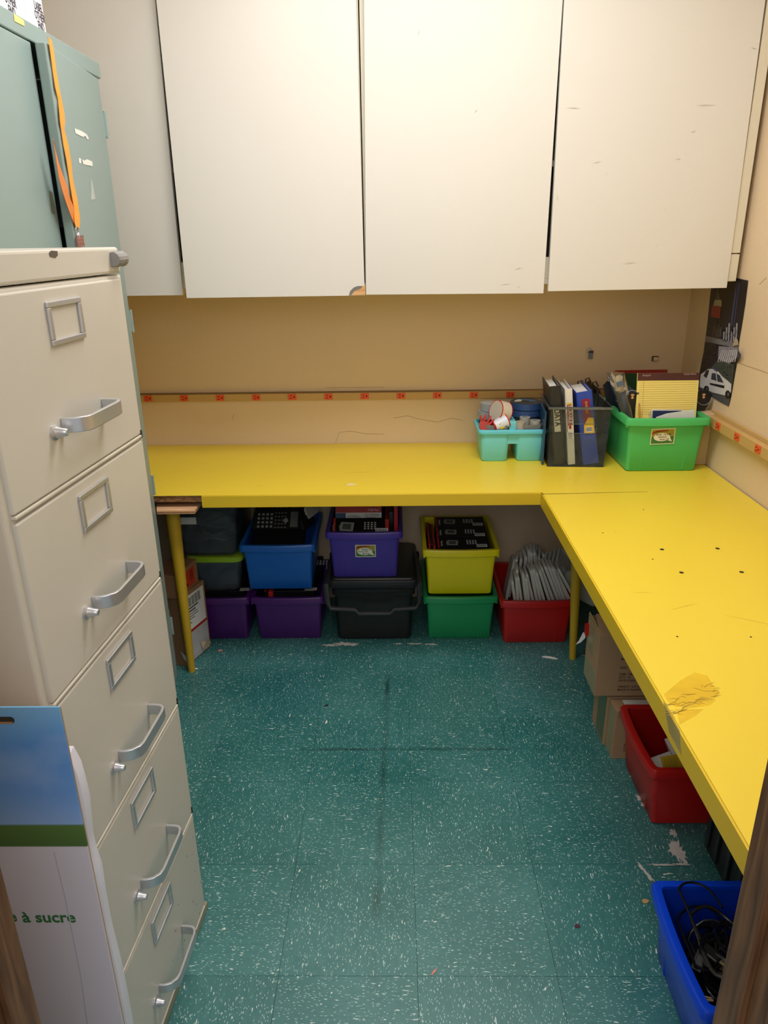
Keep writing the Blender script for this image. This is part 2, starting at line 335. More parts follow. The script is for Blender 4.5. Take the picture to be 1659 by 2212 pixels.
scrap('black sliver on the left middle of the floor', 704, 1525, .012, .004, INK, 9, .7)

# ---------------------------------------------------------------- worktops
def worktops():
    c = thing('worktop', 'long yellow laminate worktop along the back wall with a chipped bare left end', 'worktop', (0, 2.292, H))
    MB().box(-1.25, 1.140, 2.300, 2.936, H-0.024, H-0.0012).build('core', CHIPB, c, world=True)
    MB().box(-1.25, 1.140, 2.296, 2.936, H-0.0012, H).build('top', YEL, c, 0.0004, world=True)
    MB().box(-0.650, 0.484, 2.292, 2.300, H-0.043, H-0.0016).build('edge_band', YELE, c, 0.001, world=True)
    p = MB(); M = Matrix.Translation((0, 0, 0))
    P = [on_z(338, 1104, .672), on_z(420, 1103, .672), on_z(440, 1077, .672), on_z(338, 1079, .672)]
    ply = MB().loft([[v-Vector((0, 0, .012)) for v in P], P]).build('plywood_board', PLY, c, 0.001, world=True); ply['label'] = 'bare plywood board under the worktop end'
    MB().loft([[v-Vector((0, 0, .0065)) + Vector((.0, -.0006, 0)) for v in P], [v-Vector((0, 0, .0045)) + Vector((.0, -.0006, 0)) for v in P]]).build('plywood_ply', CHIPB, ply, world=True)
    def leg(par, a, b, r0, r1):
        rr = [r0+(r1-r0)*k/8 for k in range(9)]; pts = [Vector(a)*(1-k/8)+Vector(b)*(k/8) for k in range(9)]
        l = MB().tube(pts, rr, 20).build('leg', mat('yellow_leg_paint', 'c8a325', 0.45, var=0.08, scale=6), par, smooth=True, world=True)
        q = Vector(b); MB().tube([q+Vector((0, 0, 0.004)), q], r1*0.9, 16).build('foot', GREYM, l, world=True)
    leg(c, (-0.770, 2.345, 0.658), (-0.771, 2.345, 0.0), 0.0245, 0.0125)
    r = thing('worktop', 'yellow laminate worktop along the right wall with tape residue and drilled holes', 'worktop', (0.8, 1.5, H))
    MB().box(0.492, 1.140, 0.60, 2.2975, H-0.024, H-0.0012).build('core', CHIPB, r, world=True)
    Q = [on_z(1171, 1067, H), on_z(1659, 1049, H)]
    MB().box(0.488, 1.140, 0.60, 2.2955, H-0.0012, H+0.0006).build('top', YEL, r, 0.0004, world=True)
    MB().box(0.484, 0.492, 0.60, 2.292, H-0.047, H-0.0016).build('edge_band', YELE, r, 0.001, world=True)
    leg(c, (0.645, 2.42, 0.690), (0.671, 2.42, 0.0), 0.026, 0.0125)
    DK = mat('hole_dark', '2a1c08', 0.9)
    for (px, py) in ((1430, 1187), (1550, 1185), (1472, 1237), (1602, 1236)):
        q = on_z(px, py, H+0.0006); MB().lathe([(0.0052, 0), (0.0058, 0.0005), (0.004, 0.0006)], 12, Matrix.Translation(q)).build('screw_hole', DK, r, world=True)
    for (px, py) in ((1390, 1101), (1463, 1375), (1622, 1376), (1410, 1208), (1302, 1151)):
        q = on_z(px, py, H+0.0006); MB().lathe([(0.0025, 0), (0.002, 0.0005)], 8, Matrix.Translation(q)).build('small_mark', DK, r, world=True)
    P = [on_z(1171, 1067.5, H+.0008), on_z(1400, 1062, H+.0008)]; MB().tube([P[0], (P[0]+P[1])/2, P[1]], [.0011, .0008, .0004], 5).build('seam', DK, r, world=True)
    # tape residue: torn strips of translucent grey tape
    TR = clearmat('tape_residue_film', 'fffcf2', 0.02, 0.5, 0.07, 'c2a850')
    for k, poly in enumerate([[(1434, 1500), (1470, 1470), (1500, 1453), (1528, 1460), (1545, 1488), (1556, 1497), (1540, 1512), (1500, 1520), (1460, 1528), (1442, 1515)],
                              [(1443, 1520), (1480, 1524), (1546, 1513), (1533, 1524), (1485, 1530)], [(1462, 1532), (1520, 1532), (1500, 1548), (1468, 1565)]]):
        tp = flat('tape', [on_z(x, y, H+0.0007) for x, y in poly], TR, r, 0.0003, (0, 0, 1)); tp['label'] = 'torn residue of clear tape'
    flat('tape', [on_x(x, y, 0.4838) for x, y in ((1433, 1513), (1468, 1578), (1472, 1632), (1445, 1580))], clearmat('tape_edge', 'f8f6e8', 0.05, 0.4, 0.24, 'd2cca0'), r, 0.0003, (-1, 0, 0))['label'] = 'clear tape over the front edge'
    rnd = random.Random(5)
    for k in range(46):
        a = rnd.random(); b = rnd.random(); px, py = 1440+a*110, 1522-a*48+b*38-8
        q = on_z(px, py, H+0.001); ang = rnd.uniform(-.5, .9); l = rnd.uniform(.008, .03)
        if k == 0: cr = MB()
        d = Vector((math.cos(ang), math.sin(ang), 0))*l; n = Vector((-d.y, d.x, 0)).normalized()*.0006
        cr.add([q-d*.5, q-d*.1+n*3, q+d*.5+n, q+d*.5, q-d*.1+n], [(0, 4, 3, 2, 1)])
    cr.build('tape_wrinkles', mat('tape_wrinkle', 'a98b32', 0.6), r, world=True)['label'] = 'brownish wrinkles in the old tape'
    rnd = random.Random(9); mk = MB()
    for (px, py, l, a) in ((780, 1020, .12, .02), (745, 1047, .02, .1), (660, 962, .04, 0), (1000, 985, .01, 1), (1230, 1035, .02, .4), (1520, 1032, .025, .2), (360, 990, .06, .25), (390, 1000, .04, .5), (1330, 1150, .012, .5), (1390, 1280, .05, .0), (1480, 1310, .08, .4), (1620, 1340, .1, -.5), (830, 1010, .03, .1), (560, 1050, .03, -.3), (480, 1040, .02, .3), (1085, 1051, .004, 0), (1092, 1052, .004, 0), (1099, 1050, .004, 0), (1118, 1051, .004, .2), (1128, 1052, .004, 0)):
        q = on_z(px, py, H+0.0007); d = Vector((math.cos(a), math.sin(a), 0))*l; n = Vector((-d.y, d.x, 0)).normalized()*.0011
        MB().add([q-d*.5, q-d*.5+n*.4, q+n, q+d*.5, q+d*.3-n*.3, q-n*.2], [tuple(range(5, -1, -1))]).build('scratch', mat('scratch_brown', 'b08c1e', 0.6), r if q.x > .49 and q.y < 2.28 else c, world=True)
    blob('paint_chip', on_z(758, 1047, H).x, on_z(758, 1047, H).y, .022, .014, mat('pale_chip', 'e8d9a0', .6), 3, z=H+0.0004, parent=None).name
worktops()
pc = bpy.data.objects['paint_chip']; wt = bpy.data.objects['worktop']; pc.parent = wt; pc.location = -Vector(wt.location)

# ---------------------------------------------------------------- wall cabinets
def cabinets():
    YF, ZB = 2.530, 1.362
    def carcass(root, x0, x1):
        m = MB(); m.box(x0, x1, YB-0.012, YB-0.002, ZB, 2.62).box(x0, x0+0.018, YF+0.022, YB-0.012, ZB, 2.62).box(x1-0.018, x1, YF+0.022, YB-0.012, ZB, 2.62)
        m.box(x0+0.018, x1-0.018, YF+0.022, YB-0.012, 2.602, 2.62); m.build('body', CREAMS, root, world=True)
        MB().box(x0+0.018, x1-0.018, YF+0.0225, YB-0.012, ZB, ZB+0.018).build('bottom_panel', CREAMS, root, world=True)
        MB().box(x0+0.018, x1-0.018, YF+0.022, YF+0.040, ZB+0.018, ZB+0.085).build('bottom_rail', CREAMS, root, 0.001, world=True)
        for z in (1.72, 2.08, 2.40): MB().box(x0+0.018, x1-0.018, YF+0.05, YB-0.014, z, z+0.018).build('shelf', CREAMS, root, world=True)
    def door(root, c, label=None, th=0.019, oy=0.0, hinge=None, ang=0.0):
        # c: bottom-left, bottom-right, top-right, top-left pixels on the closed plane
        P = [on_y(x, y, YF-oy) for x, y in c]
        for k in (2, 3):  # carry the side edges up to the cabinet top
            b = P[1] if k == 2 else P[0]; P[k] = b + (P[k]-b)*((2.615-b.z)/(P[k].z-b.z))
        if hinge is not None:
            h = P[hinge].copy(); R = Matrix.Translation(h) @ Matrix.Rotation(ang, 4, 'Z') @ Matrix.Translation(-h); P = [R @ p for p in P]
        d = MB().loft([[p+Vector((0, th, 0)) for p in P], P]); d.f = [tuple(reversed(f)) for f in d.f]
        o = d.build('door', CREAM, root, 0.0012, world=True)
        if label: o['label'] = label
        return o, P
    u1 = thing('wall_cabinet', 'left cream laminate wall cabinet whose right door stands ajar with a chipped corner', 'cabinet', (-0.68, 2.9, 1.362))
    carcass(u1, -1.255, -0.099)
    # left door closed
    l = [on_y(395, 638, YF)]; xl = -1.245
    P = [Vector((xl, YF, 1.343)), l[0], Vector((-0.690, YF+.006, 2.615)), Vector((xl, YF, 2.615))]
    d = MB().loft([[p+Vector((0, .019, 0)) for p in P], P]); d.f = [tuple(reversed(f)) for f in d.f]; d.build('door', CREAM, u1, 0.0012, world=True)
    # ajar door: right edge at the hinge, left edge swung out toward the camera
    hx, hz = on_y(788, 638, YF).x, on_y(788, 638, YF).z
    W = 0.586; a = math.radians(4.2)
    def at(s, z): return Vector((hx-s*math.cos(a), YF-0.002-s*math.sin(a), z))
    top = 2.615
    P = [at(W, hz+0.002), at(0, hz), at(0.010, top), at(W+0.006, top)+Vector((0, .034, 0))]
    d = MB(); NR = 16; off = Vector((math.sin(a)*-.019, .019*math.cos(a), 0))
    for i in range(NR+1):
        t = i/NR; L_, R_ = P[0].lerp(P[3], t), P[1].lerp(P[2], t); d.v += [L_, R_, R_+off, L_+off]
    for i in range(NR):
        b0, b1 = 4*i, 4*i+4
        for k in range(4): d.f.append((b0+k, b0+(k+1) % 4, b1+(k+1) % 4, b1+k))
    d.f += [(3, 2, 1, 0), tuple(4*NR+k for k in range(4))]
    dr = d.build('door', CREAM, u1, 0, smooth=True, world=True); dr['label'] = 'door ajar with a chipped lower right corner'
    n = Vector((-math.sin(a)*-1, -math.cos(a), 0)); n = Vector((math.sin(a)*-1*-1, -math.cos(a), 0))
    n = (P[1]-P[0]).cross(P[3]-P[0]).normalized()
    def onp(px, py):
        r = ray(px, py); return CP + r*(n.dot(P[1]-CP)/n.dot(r))
    flat('broken_laminate', [onp(x, y)+n*.0003 for x, y in ((754, 638), (756, 629), (764, 621), (778, 616), (781, 612), (789, 611), (789, 637.5))], mat('laminate_core_grey', '77746e', .7), dr, 0.0005, n)
    flat('bare_wood', [onp(x, y)+n*.0009 for x, y in ((758, 638), (766, 629), (780, 623), (784, 617), (789, 616), (789, 637.5))], woodmat('bare_door_wood', 'c08a52', 'e0b27c', 12, (2, 9, 12)), dr, 0.0005, n)
    u2 = thing('wall_cabinet', 'right cream laminate wall cabinet with a dark gap between its two doors', 'cabinet', (0.5, 2.9, 1.362))
    carcass(u2, -0.095, 1.128)
    # right end stile seen beside the door
    MB().box(1.098, 1.128, YF+0.002, YF+0.022, 1.452, 2.62).build('stile', CREAMS, u2, 0.001, world=True)
    MB().box(1.098, 1.128, YF+0.002, YF+0.022, ZB+0.002, 1.448).build('stile', CREAMS, u2, 0.001, world=True)
    door(u2, [(790.5, 637), (1174, 634), (1216, 0), (786, 0)])
    door(u2, [(1184, 629.5), (1570, 622), (1654, 0), (1219, 0)], oy=0.004, hinge=1, ang=math.radians(0.0))
    # dark binders standing on the shelves behind the gap
    for z, hgt, c in ((1.742, .30, '1c2238'), (1.452, .24, '16181f'), (2.10, .26, '20242c')):
        pass
    # small marks
    mk = MB(); rnd = random.Random(3)
    for (px, py, l, a2) in ((590, 309, .02, .3), (637, 545, .02, 1.4), (628, 546, .02, 1.5), (742, 338, .018, 1.3), (757, 336, .016, .8), (765, 576, .03, -.2), (770, 570, .02, .9), (1120, 580, .03, .2), (1092, 614, .04, .1), (1360, 568, .05, .1), (1525, 227, .07, 0), (1290, 350, .03, .2), (1465, 343, .02, .1), (1498, 284, .02, .2), (905, 70, .02, 1.2), (1028, 240, .015, .8), (560, 118, .02, 1.3), (1240, 233, .05, -.05), (690, 420, .004, 1), (693, 430, .004, 1), (1437, 453, .005, 1), (1398, 484, .006, 1), (1628, 104, .02, -.3), (1120, 620, .01, 0), (452, 560, .01, 1.2)):
        q = on_y(px, py, YF-0.006 if px > 1180 else YF-0.0013)
        if px < 788: q = onp(px, py)+n*.0006
        d = Vector((math.cos(a2), 0, math.sin(a2)))*l; w2 = Vector((-d.z, 0, d.x)).normalized()*.0012
        if px < 788: d.y = -(-d.x)*math.tan(a); 
        MB().add([q-d*.5, q+w2, q+d*.5, q-w2*.4], [(0, 3, 2, 1)]).build('scuff', mat('scuff_grey', 'c2bcae', .7), u1 if px < 788 else u2, world=True)
cabinets()

# ---------------------------------------------------------------- filing cabinet
def file_cabinet():
    th = -math.atan2(0.0639, 0.998)
    r = thing('filing_cabinet', 'tall putty filing cabinet with five drawers in the left foreground', 'filing cabinet', (-0.467, 1.312, 0), th)
    Wd = 0.457; D = 0.66
    MB().box(-D, -0.002, -Wd, 0, 0.02, 1.462).build('body', FILE, r, 0.004)
    MB().box(-D, 0.004, -Wd, 0.001, 0.0, 0.020).build('base', mat('putty_base', '9a937c', .5), r, 0.002)
    MB().box(-D-0.002, 0.001, -Wd-0.002, -0.004, 1.464, 1.506).build('top_cap', FILE, r, 0.005, seg=3)
    q = [(0, 0.004), (0.0065, .004)]
    MB().prism([(-.012, -.004), (.002, -.006), (.010, -.003), (.011, .003), (-.006, .004), (-.013, .001)], 0.0006, Matrix(((0, 0, 1, .0011), (1, 0, 0, -.225), (0, 1, 0, 1.500), (0, 0, 0, 1)))).build('paint_chip', mat('bare_steel_chip', '5c5348', .5), r)
    zs = [1.459, 1.176, 0.889, 0.592, 0.300, 0.022]
    for k in range(5):
        z1, z0 = zs[k]-0.003, zs[k+1]+0.003
        d = thing('drawer', None, None); d.parent = r
        # drawer as mesh with lip
        bpy.data.objects.remove(d)
        m = MB().box(0.0, 0.016, -Wd+0.016, -0.020, z0+0.006, z1)
        d = m.build('drawer', FILE, r, 0.003, seg=3); d.location.x = -0.012
        MB().box(0.0, 0.0175, -Wd+0.016, -0.020, z0-0.0005, z0+0.0045).build('lower_lip', mat('putty_edge', 'cfc9ba', .35), d, 0.0015)
        if k < 4: MB().box(0.0095, 0.0125, -0.019, -0.006, z0-0.004, z0+0.010).build('corner_notch', mat('slot_dark', '2b2620', .8), d)
        cz = z1-0.048; cy = -0.229
        lh = MB()
        w, h = 0.100, 0.060
        for (a0, a1, b0, b1) in ((-w/2, w/2, h/2-.008, h/2), (-w/2, w/2, -h/2, -h/2+.008), (-w/2, -w/2+.009, -h/2+.008, h/2-.008), (w/2-.009, w/2, -h/2+.008, h/2-.008)):
            lh.box(0.016, 0.0205, cy+a0, cy+a1, cz+b0, cz+b1)
        lh.build('label_holder', CHROME, d, 0.0012)
        # pull handle: flat band bent into a U
        hz = z0+0.088; hy0, hy1 = -0.290, -0.150; hh = 0.011
        path = [(0.016, hy0), (0.028, hy0+0.001), (0.040, hy0+0.006), (0.050, hy0+0.016), (0.053, hy0+0.028), (0.053, hy1-0.022), (0.051, hy1-0.010), (0.045, hy1-0.002), (0.036, hy1), (0.016, hy1)]
        inn = [(0.016, hy0+0.006), (0.027, hy0+0.0065), (0.037, hy0+0.011), (0.045, hy0+0.020), (0.0475, hy0+0.030), (0.0475, hy1-0.023), (0.046, hy1-0.014), (0.042, hy1-0.008), (0.035, hy1-0.006), (0.016, hy1-0.006)]
        rings = [[(a[0], a[1], hz-hh), (a[0], a[1], hz+hh), (b[0], b[1], hz+hh), (b[0], b[1], hz-hh)] for a, b in zip(path, inn)]
        MB().loft(rings).build('handle', CHROME, d, 0.0012, smooth=True)
        M = Matrix(((0, 0, 1, 0.016), (1, 0, 0, -0.312), (0, 1, 0, hz-0.004), (0, 0, 0, 1)))
        MB().lathe([(0.0115, 0), (0.0115, 0.003), (0.0085, 0.005), (0.006, 0.014), (0.0055, 0.019), (0.004, 0.0205)], 20, M).build('latch', CHROME, d, smooth=True)
    # taped-over lock plunger
    DT = mat('grey_duct_tape', '8d8b8a', 0.42, var=0.1, bump=0.4, bscale=80)
    lk = MB().tube([(0.006, -0.042, 1.487), (0.0065, -.030, 1.487), (0.007, -.020, 1.488), (0.007, -.009, 1.487)], [.0118, .0128, .0122, .0128], 14)
    l = lk.build('lock_cover', DT, r, 0.001); l['label'] = 'lock wrapped in grey duct tape'
    sc = MB(); rnd = random.Random(12)
    for k in range(40):
        y = -rnd.random()**2*0.30-.01; z = rnd.random()*rnd.random()*0.45+.03; s = rnd.uniform(.001, .004)
        if any(abs(z-q) < .012 for q in zs) or y > -.024: continue
        sc.add([(0.00430, y, z), (0.00430, y+s*.6, z+s*.3), (0.00430, y+s*.5, z+s*1.6), (0.00430, y-s*.2, z+s)], [(0, 1, 2, 3)])
    sc.build('paint_nicks', mat('nick_dark', '4b4438', .7), r)['label'] = 'dark nicks in the lower paint'
file_cabinet()

# ---------------------------------------------------------------- teal locker
def locker():
    r = thing('storage_cabinet', 'tall teal metal storage cabinet with an ajar right door behind the filing cabinet', 'storage cabinet', (-1.02, 1.81, 0))
    x0, x1, y0, y1, zt = -1.252, -0.806, 1.372, 2.258, 1.966
    m = MB(); m.box(x0, x1, y0, y0+.012, 0, zt-.04).box(x0, x1, y1-.012, y1, 0, zt-.04).box(x0, x0+.01, y0+.012, y1-.012, 0, zt-.04)
    m.box(x0+.01, x1, y0+.012, y1-.012, 0.05, .062).build('body', TEAL, r, world=True)
    MB().box(x1-.02, x1, y0+.012, y1-.012, 0.0, .05).build('toe_kick', TEAL, r, world=True)
    MB().box(x0-.004, x1+.016, y0-.003, y1+.003, zt-.038, zt).build('top_cap', TEAL, r, 0.003, world=True)
    MB().box(x1-.012, x1+0.001, 2.246, 2.2575, 0.05, zt-.04).build('frame', TEAL, r, world=True)
    for z in (.42, .80, 1.18, 1.55): MB().box(x0+.01, x1-.03, y0+.012, y1-.012, z, z+.02).build('shelf', TEAL, r, world=True)
    dl = MB().box(x1, x1+.016, y0+.006, 1.846, 0.052, zt-.041).build('door', TEAL, r, 0.003, world=True)
    a = math.radians(5.0); W = 0.402; hy = 2.240; hx = x1+.016
    M = Matrix.Translation((hx, hy, 0)) @ Matrix.Rotation(a, 4, 'Z')
    dr = MB().box(-.024, 0, -W, 0, 0.052, zt-.041, M).build('door', TEAL, r, 0.004, world=True, seg=3); dr['label'] = 'right door standing slightly ajar'
    for k, z in enumerate((1.815, 1.29, .77, .25)):
        MB().tube([(hx+.002, hy+.004, z-.033), (hx+.002, hy+.004, z+.033)], .004, 10).box(hx-.002, hx+.001, hy-.012, hy+.012, z-.030, z+.030).build('hinge', TEAL, r, world=True)
    def dp(px, py, off=0.0006):
        n = (M.to_3x3() @ Vector((1, 0, 0))); rr = ray(px, py); p0 = M @ Vector((off, 0, 0)); return CP + rr*(n.dot(p0-CP)/n.dot(rr)), n
    ST = mat('torn_white_label', 'e8e8e2', .5); STG = clearmat('old_tape', 'f6faf8', .04, .4, .32, 'dfe6e2')
    for poly in ([(161, 277), (176, 283), (187, 290), (192, 300), (188, 301), (184, 293), (179, 296), (163, 288)], [(170, 341), (175, 343), (175, 353), (171, 352)], [(177, 344), (182, 347), (188, 344), (199, 349), (200, 359), (180, 355)]):
        P = [dp(*q)[0] for q in poly]; flat('torn_label', P, ST, dr, .0004, dp(0, 0)[1])
    P = [dp(*q)[0] for q in ((196, 388), (199, 392), (206, 430), (196, 432), (197, 420))]; flat('tape_residue', P, STG, dr, .0004, dp(0, 0)[1])
    P = [on_x(x, y, x1+.0165) for x, y in ((106, 411), (114, 415), (120, 463), (111, 460))]; flat('tape_residue', P, clearmat('old_tape_dark', 'e6e8e0', .04, .4, .22, 'b2b2a4'), dl, .0004, (1, 0, 0))
    P = [on_x(x, y, x1+.0166) for x, y in ((29, 29), (51, 44), (53, 57), (31, 46))]
    flat('maker_label', P, mat('pale_yellow_label', 'e6d28a', .5), bpy.data.objects['top_cap.001'] if 'top_cap.001' in bpy.data.objects else r, .0005, (1, 0, 0))
locker()
def carton_end(label, y0, y1, cat='box'):
    r = thing('carton', label, cat, (-1.0, (y0+y1)/2, 1.966), group='white cartons on the teal cabinet')
    MB().box(-1.24, -0.803, y0, y1, 1.9665, 2.27).build('body', mat('white_card', 'eeeaf0', .7, var=.02), r, .002, world=True)
    return r
b1 = carton_end('right white carton marked LABEL OTHER END on the teal cabinet', 1.880, 1.972)
b2 = carton_end('left white carton marked OTHER END on the teal cabinet', 1.660, 1.876)
DP = mat('dark_print', '3b3744', .6)
q = on_x(84, 24, -.8026); text('lettering', 'LABEL\nOTHER\nEND', .0235, DP, b1, frame(q, (0, 1, 0), (0, 0, 1)), 'CENTER', .0004, .66, world=True, spacing=.80)
q = on_x(20, -12, -.8026); text('lettering', 'LABEL\nOTHER\nEND', .0235, DP, b2, frame(q, (0, 1, 0), (0, 0, 1)), 'CENTER', .0004, .66, world=True, spacing=.80)

# ---------------------------------------------------------------- lanyard
def lanyard():
    r = thing('lanyard', 'orange lanyard with a small metal charm hung over the teal door', 'lanyard', tuple(on_x(104, 84, -.765)))
    OR = mat('orange_satin_ribbon', 'f0a030', .4, var=.12, scale=40, bump=.3, bscale=60); OR2 = mat('orange_ribbon_back', 'd9803a', .5, var=.1, scale=40)
    X = -0.752
    def rib(name, cl, m, dx=0.0, parent=None):
        # cl: list of (left px, right px, y)
        L = [(on_x(a, y, X+dx+.002*math.sin(y*.08)), on_x(b, y+(3 if True else 0), X+dx-.002*math.sin(y*.08))) for a, b, y in cl]
        th = Vector((.0009, 0, 0)); rings = [[l, q, q+th, l+th] for l, q in L]
        return MB().loft(rings).build(name, m, r, world=True, smooth=True)
    rib('strap', [(101, 106, 79), (104, 111, 84), (108, 116, 110), (113, 121, 150), (119, 128, 190), (125, 133, 215), (128, 139, 245), (129, 140, 262), (131, 138, 275), (136, 147, 310), (143, 153, 345), (149, 157, 385), (155, 166, 425), (160, 170, 452), (160, 172, 468), (161, 172, 480), (163, 171, 490)], OR)
    rib('strap', [(114, 116, 300), (118, 120, 325), (122, 128, 355), (127, 139, 385), (135, 150, 415), (143, 159, 440), (151, 166, 462), (158, 171, 480), (163, 171, 489)], OR2, -0.003)
    q = on_x(167, 500, X); MB().tube([q+Vector((0, math.cos(t)*.008, math.sin(t)*.012)) for t in [i*math.pi/6 for i in range(12)]], .0015, 6, closed=True).build('ring', CHROME, r, world=True)
    q = on_x(169, 510, X); MB().tube([q+Vector((0, .002, .008)), q, q+Vector((0, -.002, -.01))], [.002, .0045, .003], 8).build('clasp', CHROME, r, world=True)
    c = MB(); CM = mat('rose_metal_charm', 'b98a7e', .4, metal=.5)
    q = on_x(172, 521, X); 
    c.box(q.x-.002, q.x+.002, q.y-.018, q.y+.018, q.z-.012, q.z+.010)
    for k in range(7):
        yy = q.y-.018+.006*k; c.box(q.x+.002, q.x+.0035, yy-.0012, yy+.0012, q.z-.013+.002*(k % 2), q.z+.012+.002*((k+1) % 2))
    for k in range(3): c.box(q.x+.002, q.x+.0032, q.y-.020, q.y+.020, q.z-.011+.008*k, q.z-.0095+.008*k)
    c.build('charm', CM, r, world=True)
    q = on_x(172, 534, X); MB().box(q.x-.003, q.x+.003, q.y-.010, q.y+.010, 1.509, q.z+.006).build('tag', mat('violet_tag', '6b5a78', .5), r, world=True)
lanyard()

# ---------------------------------------------------------------- flat sugar-cane carton and white bag, left foreground
def sucre():
    Y = 0.780; XRT = (on_y(126, 1529, 0.78).x+on_y(266, 2205, 0.78).x)/2; ZT = on_y(100, 1528, Y).z
    r = thing('carton', 'flat carton printed with blue sky and green French lettering in front of the filing cabinet', 'box', (-.65, .80, 0))
    m = bpy.data.materials.new('sky_print_card'); m.use_nodes = True; nt = m.node_tree; b = nt.nodes['Principled BSDF']; b.inputs['Roughness'].default_value = .6
    g = nt.nodes.new('ShaderNodeNewGeometry'); sp = nt.nodes.new('ShaderNodeSeparateXYZ'); nt.links.new(g.outputs['Position'], sp.inputs[0])
    mr = nt.nodes.new('ShaderNodeMapRange'); nt.links.new(sp.outputs[2], mr.inputs[0]); zg0, zg1 = .728, .767; mr.inputs[1].default_value = .5; mr.inputs[2].default_value = 1.0
    nz = nt.nodes.new('ShaderNodeTexNoise'); nz.inputs['Scale'].default_value = 5; nz.inputs['Detail'].default_value = 5; nt.links.new(g.outputs['Position'], nz.inputs[0])
    rp = nt.nodes.new('ShaderNodeValToRGB'); e = rp.color_ramp; e.interpolation = 'LINEAR'
    def at(z): return (z-.5)/.5
    st = [(at(.5), 'c3bdc8'), (at(.7275), 'c3bdc8'), (at(.7285), '42602c'), (at(.7655), '4c6a30'), (at(.7665), '7f9fcf'), (at(.82), '5f8cc8'), (at(.90), '4f84c4'), (at(.955), '6fa3cf'), (1.0, '6fc0b0')]
    e.elements[0].position = st[0][0]; e.elements[0].color = srgb(st[0][1]); e.elements[1].position = 1.0; e.elements[1].color = srgb(st[-1][1])
    for p, c in st[1:-1]: q = e.elements.new(p); q.color = srgb(c)
    nt.links.new(mr.outputs[0], rp.inputs[0])
    r2 = nt.nodes.new('ShaderNodeValToRGB'); r2.color_ramp.elements[0].position = .55; r2.color_ramp.elements[1].position = .8; nt.links.new(nz.outputs[0], r2.inputs[0])
    gt = nt.nodes.new('ShaderNodeMath'); gt.operation = 'GREATER_THAN'; gt.inputs[1].default_value = .7665; nt.links.new(sp.outputs[2], gt.inputs[0])
    mu = nt.nodes.new('ShaderNodeMath'); mu.operation = 'MULTIPLY'; nt.links.new(r2.outputs[0], mu.inputs[0]); nt.links.new(gt.outputs[0], mu.inputs[1])
    m3 = nt.nodes.new('ShaderNodeMath'); m3.operation = 'MULTIPLY'; m3.inputs[1].default_value = .4; nt.links.new(mu.outputs[0], m3.inputs[0])
    mx = nt.nodes.new('ShaderNodeMix'); mx.data_type = 'RGBA'; nt.links.new(m3.outputs[0], mx.inputs[0]); nt.links.new(rp.outputs[0], mx.inputs[6]); mx.inputs[7].default_value = srgb('c8d4e4'); nt.links.new(mx.outputs[2], b.inputs['Base Color'])
    MB().box(-1.02, XRT, Y, Y+.0035, 0, ZT).build('front_panel', m, r, .001, world=True)
    MB().box(-1.02, XRT, Y+.0036, Y+.0065, 0, ZT-.002).build('carton_body', CARDT, r, .002, world=True)
    c = on_y(8, 1555.5, Y); hh = .0052
    pts = [(c.x-.09, c.z-hh), (c.x+.009, c.z-hh)] + [(c.x+.009+hh*math.sin(t), c.z-hh*math.cos(t)) for t in (.5, 1.0, 1.57, 2.1, 2.6)] + [(c.x+.009, c.z+hh), (c.x-.09, c.z+hh)]
    flat('hand_hole', [Vector((x, Y-.0001, z)) for x, z in pts], mat('hand_hole_dark', '2c231c', .9), r, .0005, (0, -1, 0))
    flat('hand_hole_edge', [Vector((x, Y-.0006, z)) for x, z in ((c.x-.09, c.z-hh), (c.x+.010, c.z-hh), (c.x+.012, c.z-hh+.003), (c.x-.09, c.z-hh+.003))], CARD, r, .0004, (0, -1, 0))
    q = on_y(50, 1992, Y-.0004); q2 = on_y(177, 1999, Y-.0004)
    GT = mat('green_print', '2d6a3a', .6)
    text('lettering', 'à sucre', .029, GT, r, frame(q, (1, 0, 0), (0, 0, 1)), 'LEFT', .0006, (q2.x-q.x)/.0920, world=True)
    q = on_y(38, 1990, Y-.0004); text('lettering', 'e', .0285, GT, r, frame(q, (1, 0, 0), (0, 0, 1)), 'RIGHT', .0006, .9, world=True)
    MB().tube([on_y(118, 1840, Y), on_y(140, 1930, Y), on_y(158, 2020, Y), on_y(176, 2110, Y), on_y(190, 2212, Y)], .0012, 6).build('crease', mat('crease_grey', 'b3adb8', .6), r, world=True)
    # bag: crumpled white plastic sheet between carton and cabinet
    rnd = random.Random(4); rows = []
    sil = [(150, 1636), (167, 1668), (176, 1700), (186, 1740), (191, 1790), (194, 1825), (201, 1855), (214, 1893), (222, 1950), (232, 2005), (240, 2040), (255, 2098), (268, 2160), (278, 2212), (290, 2290)]
    for px, py in sil:
        q = on_y(px, py, .812); rows.append((q.x, q.z))
    last = rows[-1]; rows.append((last[0]+.004, .03))
    rings = []
    for (x, z) in rows:
        e = rnd.uniform(-.003, .003)
        rings.append([(x-.30, .794, z), (x-.012+e, .796, z), (x, .812+e, z+.002), (x-.004, .836, z), (x-.30, .842, z)])
    bg = MB().loft(rings).build('plastic_bag', mat('white_bag_film', 'e8e6f4', .35, var=.08, scale=20, bump=.6, bscale=18), None, smooth=True)
    tag(bg, 'crumpled white plastic bag squeezed between blue carton and filing cabinet', 'bag')
sucre()

